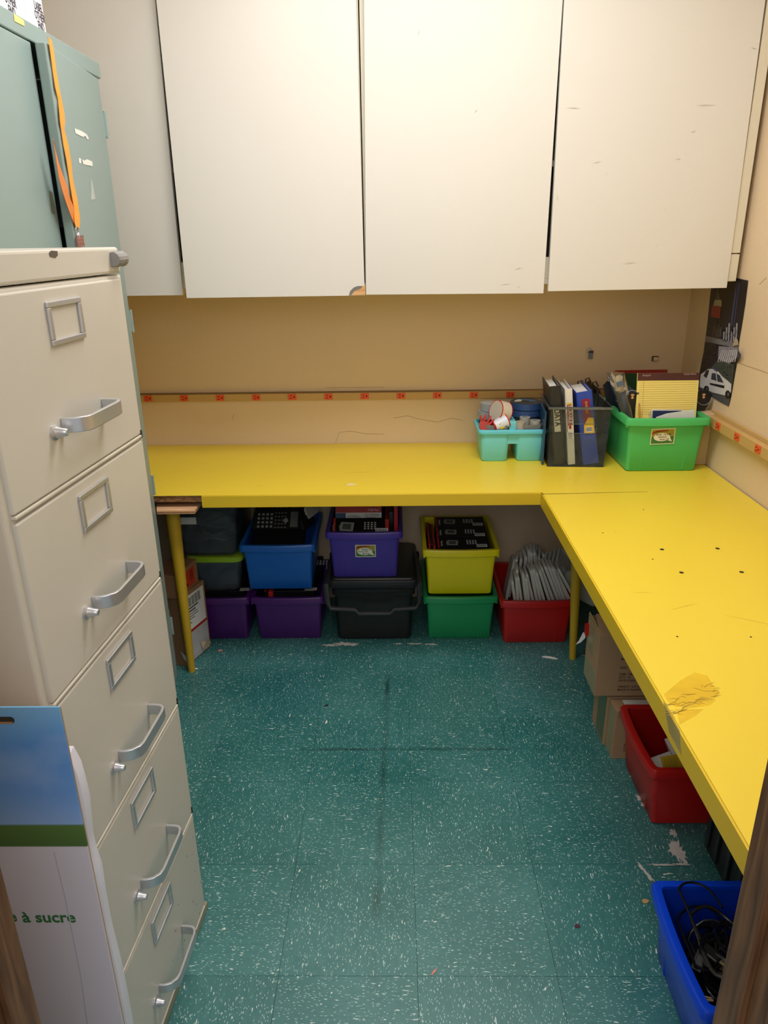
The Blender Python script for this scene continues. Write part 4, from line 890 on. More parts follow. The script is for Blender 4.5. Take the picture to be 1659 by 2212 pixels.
spots += [(.655, 2.63, .185, -20, 0, 20), (.645, 2.66, .190, -25, 0, 25), (.463, 2.60, .170, -10, 4, 84), (.480, 2.64, .195, -6, 4, 84)]
for i, (x, y, z, lean, tw, rz) in enumerate(spots):
    o = proto if i == 0 else proto.copy()
    if i: COL.objects.link(o)
    o.matrix_basis = Matrix.Translation((x, y, z+rnd.uniform(-.008, .010))) @ Matrix.Rotation(math.radians(lean), 4, 'Y') @ Matrix.Rotation(math.radians(tw), 4, 'X') @ Matrix.Rotation(math.radians(rz), 4, 'Z') @ Matrix.Rotation(math.pi/2, 4, 'X')
    tag(o, 'pale grey slide-on calculator cover standing in the red crate', 'cover', 'calculator covers in the red crate')
o = proto.copy(); COL.objects.link(o); o.matrix_basis = Matrix.Translation((.735, 2.62, .20)) @ Matrix.Rotation(math.radians(-60), 4, 'Y') @ Matrix.Rotation(math.pi/2, 4, 'X'); tag(o, 'single pale calculator cover poking out right of the yellow leg', 'cover', 'calculator covers in the red crate')

# ---------------------------------------------------------------- right side boxes
def boxes_right():
    r = thing('shipping_box', 'taped brown carton topmost of the stack under the right worktop', 'box', (.80, 1.95, .19))
    MB().box(.602, 1.02, 1.900, 2.03, .190, .400).build('body', CARDT, r, .002, world=True)
    MB().loft([[(.602, 1.90, .400), (.98, 1.90, .400), (.98, 1.955, .430), (.602, 1.955, .440)], [(.602, 1.902, .404), (.98, 1.902, .404), (.98, 1.957, .434), (.602, 1.957, .444)]]).build('flap', CARDT, r, world=True)
    MB().loft([[(.602, 2.03, .400), (.604, 1.90, .400), (.596, 1.935, .422), (.594, 2.00, .426)], [(.604, 2.03, .402), (.606, 1.90, .402), (.598, 1.935, .424), (.596, 2.00, .428)]]).build('flap', CARDT, r, world=True)
    MB().box(.6008, .6019, 1.902, 2.02, .195, .270).build('tape', TAPE, r, world=True); MB().box(.6008, .6019, 1.95, 2.01, .30, .398).build('tape', TAPE, r, world=True)
    PR = mat('box_print', '4a3626', .7)
    q = .676
    text('lettering', 'TEXAS\nINSTRUMENTS', .014, PR, r, frame((q+.022, 1.8995, .340), (1, 0, 0), (0, 0, 1)), 'LEFT', .0002, .9, world=True, spacing=.0)
    MB().prism([(0, .004), (.005, .004), (.005, .008), (.009, .007), (.014, .003), (.010, -.001), (.008, -.006), (.005, -.002), (.002, -.002)], .0004, frame((q, 1.8994, .342), (1, 0, 0), (0, 0, 1))).build('logo', PR, r, world=True)
    for s, z in (('Made in Philippines', .318), ('DESC : CALCULATOR', .288), ('ITEM : TI84PL/BK/T', .265), ('QTY : 10', .254), ('DATE CODE : L-0713A', .243), ('WEIGHT : 2.30 KGS', .221), ('MADE IN PHILIPPINES', .210)):
        text('lettering', s, .0095, PR, r, frame((q-.004, 1.8995, z), (1, 0, 0), (0, 0, 1)), 'LEFT', .0001, .95, world=True)
    r2 = thing('shipping_box', 'brown carton with a barcode on the floor, lowest in the stack beside the red crate', 'box', (.75, 1.88, 0))
    MB().box(.657, .98, 1.845, 1.905, 0, .176).build('body', CARDT, r2, .002, world=True)
    for s, z in (('TEXAS', .147), ('Made in', .133), ('DESC', .122), ('ITEM : 84', .108), ('QTY :', .100), ('DATE CODE', .092), ('WEIGHT', .074), ('MADE IN P', .066)):
        text('lettering', s, .0085, PR, r2, frame((.700, 1.8445, z), (1, 0, 0), (0, 0, 1)), 'LEFT', .0001, .95, world=True)
    b = MB(); b.box(.693, .74, 1.8440, 1.8447, .054, .0555).box(.693, .74, 1.8440, 1.8447, .030, .0315).box(.693, .6945, 1.8440, 1.8447, .030, .055)
    for k in range(8): b.box(.703+k*.0042, .7045+k*.0042+(.001 if k % 2 else 0), 1.8440, 1.8447, .032, .053)
    b.build('barcode', PR, r2, world=True)
    MB().box(.6560, .6568, 1.850, 1.905, .005, .17).build('tape', TAPE, r2, world=True)
    MB().box(.664, .700, 1.8440, 1.8447, .150, .1755).build('arrows_print', mat('box_print_tan', '9a7c58', .7), r2, world=True)
    r3 = thing('shipping_box', 'brown carton with green tinted tape on the floor behind the barcode carton', 'box', (.75, 1.98, 0))
    MB().box(.648, .98, 1.908, 2.04, 0, .180).build('body', CARDT, r3, .003, world=True); MB().box(.6470, .6478, 1.912, 1.99, .01, .175).build('tape', mat('green_tinted_tape', '6f7a5a', .3, var=.1), r3, world=True)
    o = MB().box(.69, .84, 1.848, 1.897, .1765, .1785).build('paper', WHITE, None, .0004); tag(o, 'white sheet of paper on top of the barcode carton', 'paper')
    MB().box(.5925, .6015, 2.012, 2.030, .335, .372).build('red_tag', RED, r, world=True)
    flat('curled_tag', [Vector((.598, 2.028, .335)), Vector((.590, 2.032, .338)), Vector((.580, 2.036, .305)), Vector((.572, 2.038, .290)), Vector((.586, 2.034, .300)), Vector((.597, 2.030, .318))], WHITE, r, .001, (0, -1, 0))
    # contents of the red crate
    o = MB().box(-.035, .045, -.06, .06, 0, .052).build('white_box', WHITE, None, .002); o.matrix_basis = Matrix.Translation((.815, 1.675, .125)) @ Matrix.Rotation(math.radians(-22), 4, 'Y'); tag(o, 'upper white box leaning in the red crate under the right worktop', 'box', 'white boxes in the red crate')
    o = MB().box(-.03, .03, -.05, .05, 0, .045).build('white_box', WHITE, None, .002); o.matrix_basis = Matrix.Translation((.765, 1.66, .085)) @ Matrix.Rotation(math.radians(-25), 4, 'Y'); tag(o, 'lower white box leaning in the red crate under the right worktop', 'box', 'white boxes in the red crate')
    r4 = thing('note_card', 'yellow card with black handwriting at the near end of the red crate', 'card', M=Matrix.Translation((.766, 1.612, .168)) @ Matrix.Rotation(math.radians(50), 4, 'X') @ Matrix.Rotation(math.radians(8), 4, 'Z'))
    MB().box(-.05, .05, -.03, .03, -.001, 0).build('card', mat('yellow_card', 'c7a41c', .6), r4)
    text('handwriting', 'SIGN UP', .020, INK, r4, Matrix.Translation((.006, .026, .0003)) @ Matrix.Rotation(-math.pi/2, 4, 'Z'), 'LEFT', .0003, .8)
    m = MB()
    for k in range(6): m.box(-.042+k*.006, -.0405+k*.006, -.02, .022, 0, .0003)
    m.build('printed_lines', mat('card_line', '8a7420', .6), r4)
boxes_right()
# black equipment case
def black_case():
    r = thing('equipment_case', 'black equipment case in the shade between the red and blue crates', 'case', (.95, 1.38, 0))
    MB().box(.800, 1.10, 1.255, 1.50, 0.006, .43).build('body', BLACK, r, .012, world=True)
    MB().box(.795, 1.10, 1.250, 1.505, .28, .30).build('band', BLACKS, r, .003, world=True)
    for y in (1.30, 1.36, 1.42, 1.47): MB().box(.793, .802, y-.008, y+.008, .03, .26).build('rib', mat('charcoal_rib', '24272a', .35), r, .003, world=True)
    MB().tube([(.80, 1.31, .34), (.775, 1.32, .345), (.775, 1.43, .345), (.80, 1.44, .34)], .008, 8).build('handle', BLACKS, r, world=True)
    for y in (1.27, 1.48): MB().box(.788, .802, y-.014, y+.014, .265, .315).build('latch', mat('charcoal_rib', '24272a', .35), r, .002, world=True)
    for x in (.82, 1.08):
        for y in (1.275, 1.48): MB().box(x-.01, x+.01, y-.01, y+.01, 0, .007).build('foot', BLACKS, r, world=True)
black_case()
# cables in the blue crate
def cables():
    cx, cy = .672, 1.085; rnd = random.Random(31); G = 'black cables in the royal blue crate'
    CAB = mat('black_cable', '141416', .3, var=.1)
    for k in range(18):
        R, rr = rnd.uniform(.042, .082), rnd.uniform(.0024, .005); ox, oy = rnd.uniform(-.035, .03), rnd.uniform(-.045, .02); z = .095+.005*k; ph = rnd.random()*6; n = 26
        tx, ty = rnd.uniform(-.35, .35), rnd.uniform(-.35, .35)
        pts = []
        for i in range(n+8):
            t = 2*math.pi*i/n+ph; r2 = R*(1+.12*math.sin(2*t+k)); x, y = r2*math.cos(t), r2*math.sin(t)*.95
            pts.append((cx+ox+x*.8, cy+oy+y, max(.02, z+x*tx+y*ty+.004*math.sin(5*t))))
        pts = [(min(max(p[0], .604), .87), min(max(p[1], .955), 1.165), p[2]) for p in pts]
        tag(MB().tube(pts, rr, 6).build('cable', CAB, None, smooth=True), 'black cable coiled in the royal blue crate', 'cable', G)
    # two tall loops above the rim
    for k, (pxs, z) in enumerate((([(1470, 2030), (1458, 1985), (1455, 1940), (1475, 1910), (1505, 1908), (1535, 1925), (1560, 1960)], .232), ([(1482, 2080), (1458, 2010), (1463, 1985), (1485, 1962), (1515, 1956), (1545, 1972), (1565, 2000), (1570, 2040), (1560, 2080), (1535, 2096), (1500, 2085), (1470, 2050), (1458, 2015)], .16))):
        P = [on_z(x, y, z) for i, (x, y) in enumerate(pxs)]
        Q = []
        for i in range(len(P)-1):
            a, b, c, d = P[max(i-1, 0)], P[i], P[i+1], P[min(i+2, len(P)-1)]
            for s in (0, .25, .5, .75): Q.append(.5*((2*b)+(c-a)*s+(2*a-5*b+4*c-d)*s*s+(3*b-a-3*c+d)*s**3))
        Q.append(P[-1]); Q = [Vector((max(q.x, .585), min(q.y, 1.176), q.z)) for q in Q]
        tag(MB().tube(Q, .0026, 6).build('cable', CAB, None, smooth=True), ('thin black cable loop standing up at the back of the blue crate', 'large open black cable loop in the middle of the blue crate')[k], 'cable')
    r = thing('power_adapter', 'black power adapter with metal prongs lying on the cables in the blue crate', 'adapter', M=Matrix.Translation(on_z(1512, 2075, .15)) @ Matrix.Rotation(.9, 4, 'Z') @ Matrix.Scale(.62, 4) @ Matrix.Rotation(-.25, 4, 'Y'))
    MB().box(-.04, .04, -.017, .017, -.012, .008).build('body', BLACKS, r, .004)
    for s in (-1, 1): MB().box(.040, .058, s*.007-.001, s*.007+.001, -.004, .004).build('prong', CHROME, r)
    MB().box(-.02, .02, -.009, .009, .0081, .0086).build('rating_label', mat('dark_grey_label', '3a3a3c', .5), r)
    r = thing('power_adapter', 'black plug with pale brass prongs at the right of the cables', 'adapter', M=Matrix.Translation(on_z(1540, 2062, .165)) @ Matrix.Rotation(-.9, 4, 'Z'))
    MB().box(-.022, .016, -.014, .014, -.02, .004).build('body', BLACK, r, .004)
    MB().box(.016, .034, -.006, .006, -.002, -.0005).build('prong', mat('brass_prong', 'c9b08a', .3, metal=.6), r)
    MB().box(.016, .034, -.006, .006, -.016, -.0145).build('prong', mat('brass_prong', 'c9b08a', .3, metal=.6), r)
    P = [on_z(x, y, .12) for x, y in ((1500, 2163), (1508, 2156), (1525, 2154), (1542, 2158), (1540, 2162), (1522, 2160), (1507, 2163))]
    tag(MB().tube(P, .0022, 6, closed=True).build('rubber_band', mat('tan_rubber', 'b79c76', .6), None, smooth=True), 'tan rubber band lying at the near end of the blue crate', 'rubber band')
    # dark bag of film under the cables
    rings = []
    for k in range(7):
        f = k/6; rings.append([(cx+.058+(x*(1-.25*f*f))+.006*math.sin(9*x*40+k), cy+y*(1-.25*f*f), .010+.075*f+.01*math.sin(30*x+20*y+k)*f) for x, y, z in rrect(.23, .205, .05, 0, 5)])
    tag(MB().loft(rings).build('cable_bag', mat('dark_crumpled_film', '1c1c22', .3, var=.3, scale=30, bump=1.0, bscale=28), None, smooth=True), 'crumpled dark plastic bag under the cables in the blue crate', 'bag')
cables()

# ---------------------------------------------------------------- items on the worktop
def caddy():
    x0, x1 = .300, .566; cx = .4405; Y0 = 2.655; z0 = H+.0004
    r = thing('caddy', 'turquoise two sided caddy of tapes on the back worktop', 'caddy', (cx, 2.74, z0))
    def lobe(xa, xb):
        w, d = xb-xa, .165; c = (xa+xb)/2-cx
        def R(s, z, rr=.018, dx=0): return [(x+c+dx, y, z) for x, y, _ in rrect(w+s, d+s, rr, 0, 4)]
        return [R(-.006, 0), R(0, .004), R(.010, .085), R(.008, .118), R(.002, .118), R(.0, .085), R(-.010, .008)]
    MB().loft(lobe(.3265, .4245)).loft(lobe(.4595, .5570)).box(-.028, .028, -.082, .080, .068, .088).box(-.025, .025, -.082, -.074, .088, .118).box(-.025, .025, .074, .082, .088, .118).build('body', AQUA, r, smooth=True)
    def R(w, d, z, rr=.022): return rrect(w, d, rr, z, 4)
    MB().loft([R(.240, .178, .108), R(.258, .192, .108), R(.262, .196, .116), R(.258, .192, .1225), R(.246, .180, .124), R(.240, .174, .120), R(.240, .174, .108)], False, False).build('rim', mat('turquoise_rim', '66cfe4', .35), r, smooth=True)
    hd = MB().box(-.014, .014, -.075, .075, .10, .150).build('handle', AQUA, r, .004)
    for s in (-1, 1):
        def I(w, d, z): return [(x+s*.062, y-.004, z) for x, y, _ in rrect(w, d, .012, 0, 4)]
        MB().loft([I(.084, .150, .075), I(.092, .160, .140), I(.088, .156, .140), I(.078, .144, .080)]).build('tray', GREYM, r, smooth=True)
    # tapes
    BT = mat('blue_painters_tape', '2c4a78', .5); DG = mat('dark_core', '2a2a2c', .5)
    def roll(label, M, R, h, m, core, rin=.6, group=None, name='tape_roll', face=None):
        t = thing(name, label, 'tape', M=M, group=group); prof = [(R*rin, -h/2), (R, -h/2), (R, h/2), (R*rin, h/2), (R*rin, -h/2)]
        MB().lathe(prof, 28, None, False, False).build('tape', m, t, smooth=True)
        MB().lathe([(R*rin-.002, -h/2-.0005), (R*rin, -h/2-.0005), (R*rin, h/2+.0005), (R*rin-.002, h/2+.0005), (R*rin-.002, -h/2-.0005)], 28, None, False, False).build('core', core, t, smooth=True)
        if face: MB().lathe([(R*rin, h/2), (R*.97, h/2+.0006), (R*.97, h/2+.0007), (R*rin, h/2+.0007)], 28).build('side_label', face, t, smooth=True)
        return t
    G1 = 'blue tape rolls at the right of the caddy'; FL = mat('roll_label_dark', '2e3338', .5)
    for k in range(3):
        roll(('lowest', 'middle', 'topmost')[k]+' wide blue painters tape roll standing at the right of the caddy', Matrix.Translation((.500+.003*k, 2.785, z0+.135+.027*k)), .060, .024, BT if k else DG, DG, .62, G1, face=FL)
    tt = [x for x in bpy.data.objects if x.get('label', '').startswith('topmost wide blue')][0]
    MB().prism([(0, 0)]+[(.040*math.cos(a), .040*math.sin(a)) for a in [i*.15-.2 for i in range(15)]], .0004, Matrix.Translation((-.004, 0, .0128))).build('label_sector', mat('label_blue', '3c6f9e', .5), tt)
    MB().prism([(0, 0)]+[(.040*math.cos(a), .040*math.sin(a)) for a in [i*.15+1.95 for i in range(10)]], .0004, Matrix.Translation((-.004, 0, .0128))).build('label_sector', mat('label_white', 'cfd2d4', .5), tt)
    MB().lathe([(.016, .0132), (.016, .0136)], 18, Matrix.Translation((-.004, 0, 0))).build('label_centre', DG, tt)
    for k in range(2):
        roll(('lower', 'upper')[k]+' silver grey tape roll at the left rear of the caddy', Matrix.Translation((.365+.008*k, 2.80, z0+.150+.030*k)), .042, .027, mat('grey_film_tape', '8e9aa6', .3), DG, .6, 'grey tape rolls in the caddy', face=mat('roll_label_pale', 'b9c0c4', .5))
    M = Matrix.Translation((.400, 2.715, z0+.178)) @ Matrix.Rotation(math.radians(28), 4, 'Z') @ Matrix.Rotation(math.radians(-74), 4, 'Y')
    tr_ = roll('large white packing tape roll with a red edge tilted in the caddy', M, .040, .046, mat('cream_packing_tape', 'd8ccb8', .35), mat('grey_core', '8b8a86', .6), .62, face=mat('roll_label_white', 'bdb7ae', .5))
    for sg in (-1, 1): MB().lathe([(.0385, sg*.023-.0012), (.0412, sg*.023-.0012), (.0412, sg*.023+.0012), (.0385, sg*.023+.0012), (.0385, sg*.023-.0012)], 28, None, False, False).build('edge_ring', RED, tr_, smooth=True)
    # dispenser
    M = Matrix.Translation((.395, 2.675, z0+.142)) @ Matrix.Rotation(math.radians(15), 4, 'Z') @ Matrix.Rotation(math.radians(70), 4, 'Y')
    t = thing('tape_dispenser', 'white tape dispenser roll with red ends at the front of the caddy', 'tape', M=M)
    MB().lathe([(.012, -.026), (.020, -.026), (.026, .024), (.012, .024)], 24).build('roll_cover', mat('white_blue_label', 'd9e2ee', .4), t, smooth=True)
    MB().lathe([(.010, -.030), (.023, -.030), (.023, -.026), (.010, -.026)], 24).build('end_ring', RED, t, smooth=True); MB().lathe([(.010, .024), (.027, .024), (.027, .028), (.010, .028)], 24).build('end_ring', RED, t, smooth=True)
    MB().tube([(.020, 0, -.02), (.030, 0, .0), (.034, 0, .028), (.018, 0, .040)], .005, 8, flat=.5).build('cutter_arm', RED, t)
    q = Matrix.Rotation(math.radians(90), 4, 'Y')
    for k, (pts) in enumerate(([(.026, -.014, .004)],)):
        MB().box(-.008, .014, -.0215, -.0205, -.012, .012).build('brand_patch', mat('yellow_patch', 'e2c52e', .5), t)
    # hand shaped clapper
    RM = mat('dull_red_foam', 'b0352d', .5); t = thing('hand_clapper', 'red hand shaped clapper with spread fingers at the left of the caddy', 'toy', M=Matrix.Translation((.340, 2.672, z0+.150)) @ Matrix.Rotation(math.radians(72), 4, 'X') @ Matrix.Rotation(math.radians(-22), 4, 'Z'))
    palm = [(.016, -.030), (.022, -.012), (.018, .004), (-.018, .004), (-.022, -.012), (-.012, -.030)]
    pm = MB().prism([(x, y-.004) for x, y in palm], .007).build('palm', RM, t, .002)
    for k, (x, a, l) in enumerate(((-.016, 32, .022), (-.006, 10, .030), (.005, -8, .031), (.015, -28, .025))):
        a = math.radians(a); d = Vector((-math.sin(a), math.cos(a), 0)); b = Vector((x, -.004, .0035)); MB().tube([b, b+d*l*.5, b+d*l*.9, b+d*l], [.0052, .0052, .0045, .002], 8, flat=.8).build('finger', RM, t, smooth=True)
    b = Vector((.018, -.018, .0035)); MB().tube([b, b+Vector((.014, .006, 0)), b+Vector((.022, .016, 0))], [.0058, .0052, .003], 8, flat=.8).build('finger', RM, t, smooth=True)
    # clear small rolls in the right tray
    CT = mat('clear_tape_side', 'a8a69c', .3)
    for k, (x, y, z) in enumerate(((.468, 2.675, .1415), (.492, 2.712, .1505), (.525, 2.682, .1445))):
        roll(('small clear tape roll with a tan core at the front of the right tray', 'small clear tape roll at the rear of the right tray', 'small clear tape roll with a grey core at the right of the right tray')[k], Matrix.Translation((x, y, z0+z-.006)), .020, .026, CT, mat('tan_core', 'cdb878', .6) if k == 0 else mat('grey_core', '8b8a86', .6), .5, 'small clear tape rolls in the caddy')
    sc = thing('scissors', 'red handled scissors lying in the left tray of the caddy', 'scissors', (.365, 2.675, z0+.130))
    MB().tube([(.0+.012*math.cos(t), .008*math.sin(t), .004) for t in [i*math.pi/5 for i in range(10)]], .0025, 6, closed=True).build('grip', RED, sc, smooth=True)
    MB().box(.012, .045, -.002, .002, -.002, .001).build('blade', CHROME, sc)
caddy()

def holder():
    # clear magazine holder, open top, front face towards the camera
    z0 = H+.0006; y0 = 2.575; x0, x1, X0, X1 = .560, .765, .555, .776; D = .24; h = .224; yaw = math.radians(-4)
    cx = .662; r = thing('magazine_holder', 'clear acrylic bin holding three binders on the back worktop', 'bin', (cx, y0, z0), yaw)
    AC = clearmat('grey_acrylic', 'f3f5f4', .06, .06, .05, 'b0b6b0'); wb, wt = .205, .218; t = .003
    def side(s):
        return [(s*wb/2, 0, 0), (s*wb/2, D, 0), (s*wt/2, D, h), (s*wt/2, 0-.006, h)]
    for s in (-1, 1):
        P = side(s); MB().loft([P, [(x-s*t, y, z) for x, y, z in P]]).build('side_wall', AC, r)
    MB().box(-wb/2+t, wb/2-t, 0, D, 0, .003).build('base', AC, r)
    MB().loft([[(-wb/2+t, D-t, .003), (wb/2-t, D-t, .003), (wt/2-t, D-t, h), (-wt/2+t, D-t, h)], [(-wb/2+t, D, .003), (wb/2-t, D, .003), (wt/2-t, D, h), (-wt/2+t, D, h)]]).build('back_wall', AC, r)
    # front wall in four pieces around the hand hole
    def fy(z): return -.006*z/h
    def quad(xa, xb, xc, xd, za, zb):
        a = [(xa, fy(za), za), (xb, fy(za), za), (xc, fy(zb), zb), (xd, fy(zb), zb)]; return [a, [(x, y+t, z) for x, y, z in a]]
    f = MB(); ha, hb = .128, .162; W = lambda z: (wb+(wt-wb)*z/h)/2-t
    f.loft(quad(-W(0), W(0), W(ha), -W(ha), .0, ha)); f.loft(quad(-W(hb), W(hb), W(h), -W(h), hb, h)); f.loft(quad(-W(ha), -.040, -.040, -W(hb), ha, hb)); f.loft(quad(.062, W(ha), W(hb), .062, ha, hb))
    f.build('front_wall', AC, r)
    RMM = clearmat('acrylic_edge', '8f9fa6', .35, .1, .25, 'aab4b8')
    MB().box(-wt/2-.003, wt/2+.003, -.010, .000, h-.008, h).box(-wt/2-.003, -wt/2+.001, 0, D, h-.006, h).box(wt/2-.001, wt/2+.003, 0, D, h-.006, h).build('rim', RMM, r)
    e = MB(); e.tube([(.062*c+(-.040)*(1-c) if False else q[0], fy(q[1])-.0005, q[1]) for q in [(-.034, ha), (.056, ha), (.062, ha+.006), (.062, hb-.006), (.056, hb), (-.034, hb), (-.040, hb-.006), (-.040, ha+.006)] for c in (0,)], .0012, 6, closed=True); e.build('hand_hole_edge', RMM, r)
    Mr = rootmat(r)
    # binders stand inside, spines to the front
    def binder(label, m, xb, xt, w, hh, depth, lean, extra=None, y=.012):
        M = Mr @ Matrix.Translation((xb, y, .004)) @ Matrix.Rotation(math.radians(lean), 4, 'Y')
        b = thing('binder', label, 'binder', M=M)
        MB().box(0, .003, 0, depth, 0, hh).build('cover', m, b, .001); MB().box(w-.003, w, 0, depth, 0, hh).build('cover', m, b, .001); MB().box(.003, w-.003, 0, .004, 0, hh).build('spine', m, b, .001)
        MB().box(.006, w-.006, .03, depth-.006, .004, hh-.012).build('pages', WHITE, b)
        return b
    BK = mat('black_vinyl', '222226', .4); WV = mat('white_vinyl', 'e2dfd6', .35); BV = mat('blue_vinyl', '2548b0', .35)
    b = binder('black binder with a DATA label leaning left in the clear bin', BK, -.075, 0, .040, .292, .20, -7.5)
    MB().box(.009, .031, -.0012, -.0004, .124, .214).build('spine_label', mat('cream_label', 'dcd6bc', .6), b)
    text('lettering', 'DATA', .030, INK, b, frame((.0125, -.0016, .208), (0, 0, -1), (1, 0, 0)), 'LEFT', .0008, .78)
    b = binder('slim white binder with a red printed spine in the middle of the clear bin', WV, -.025, 0, .026, .282, .20, -6.5)
    MB().box(.005, .021, -.0012, -.0004, .150, .225).build('red_label', mat('red_label', 'a82430', .5), b)
    text('lettering', 'DURABLE', .016, WHITE, b, frame((.0085, -.0016, .222), (0, 0, -1), (1, 0, 0)), 'LEFT', .0003, .95)
    MB().box(.005, .021, -.0012, -.0004, .225, .232).build('yellow_label', mat('yellow_label', 'd9c22c', .5), b)
    MB().box(.009, .017, -.0012, -.0004, .136, .148).build('red_mark', mat('red_label', 'a82430', .5), b)
    MB().lathe([(.0065, 0), (.0065, .0005)], 16, frame((.013, -.0008, .112), (1, 0, 0), (0, 0, 1)) @ Matrix.Diagonal((1, 1.9, 1, 1))).build('oval_mark', mat('grey_oval', 'b9b9b4', .5), b)
    b = binder('wide blue binder with a maroon label leaning right in the clear bin', BV, .030, 0, .056, .272, .20, -10)
    # sticker
    MB().box(.016, .046, -.0014, -.0004, .160, .245).build('maroon_label', mat('maroon_label', '8a1c40', .5), b)
    text('lettering', 'DURABLE', .011, mat('gold_print', 'c8a85a', .5), b, frame((.028, -.0017, .236), (0, 0, -1), (1, 0, 0)), 'LEFT', .0002, .95)
    MB().prism([(.014, .118), (.052, .116), (.052, .172), (.034, .176), (.016, .148)], .0006, Matrix(((1, 0, 0, 0), (0, 0, -1, -.0016), (0, 1, 0, 0), (0, 0, 0, 1)))).build('yellow_sticker', mat('yellow_sticker', 'e3b92a', .5), b)
    MB().box(.021, .045, -.0028, -.0022, .122, .142).build('barcode_patch', WHITE, b)
    k = MB()
    for i in range(9): k.box(.023+i*.0023, .0242+i*.0023, -.0031, -.0028, .125, .140)
    k.build('barcode', INK, b)
    # glittery pouch edge left of the holder
    p = MB().box(-.120, -.1135, .02, .20, .001, .20).build('glitter_folder', mat('blue_glitter', '1f4566', .3, var=.9, scale=260), None, .001); p.matrix_basis = Mr; tag(p, 'thin blue glitter folder standing left of the clear bin', 'folder')
holder()

# black mesh pouches behind the holder
for k, (x, z, rz) in enumerate(((.735, .955, .2), (.765, .965, -.1), (.795, .950, .3), (.712, .935, .1))):
    rnd = random.Random(k); rings = []
    for i in range(8):
        f = i/7; rings.append([(x+px*(1-.55*f*f)+.004*math.sin(i*2+k), 2.865+.003*k+py*.8*(1-.3*f), H+.002+f*(z-H)+.008*math.sin(8*px*20+k)*f) for px, py, _ in rrect(.040, .12, .012, 0, 3)])
    bgk = thing('pouch', ('black pouch with a brown strap loop behind the blue binder', 'black pouch with a tall strap tip behind the blue binder', 'black pouch nearest the green crate behind the clear bin', 'small black pouch leftmost behind the blue binder')[k], 'pouch', (x, 2.865+.003*k, H+.002), group='pouches behind the clear bin')
    MB().loft(rings).build('bag', mat('black_mesh_cloth', '28241f', .6, var=.4, scale=60), bgk, smooth=True, world=True)
    MB().tube([(x-.012, 2.865+.003*k, z-.01), (x-.016, 2.865+.003*k, z+.02), (x-.004, 2.865+.003*k, z+.024), (x+.008, 2.865+.003*k, z+.004)], .003, 6).build('strap', mat('brown_strap', '5c4a36', .6), bgk, smooth=True, world=True)

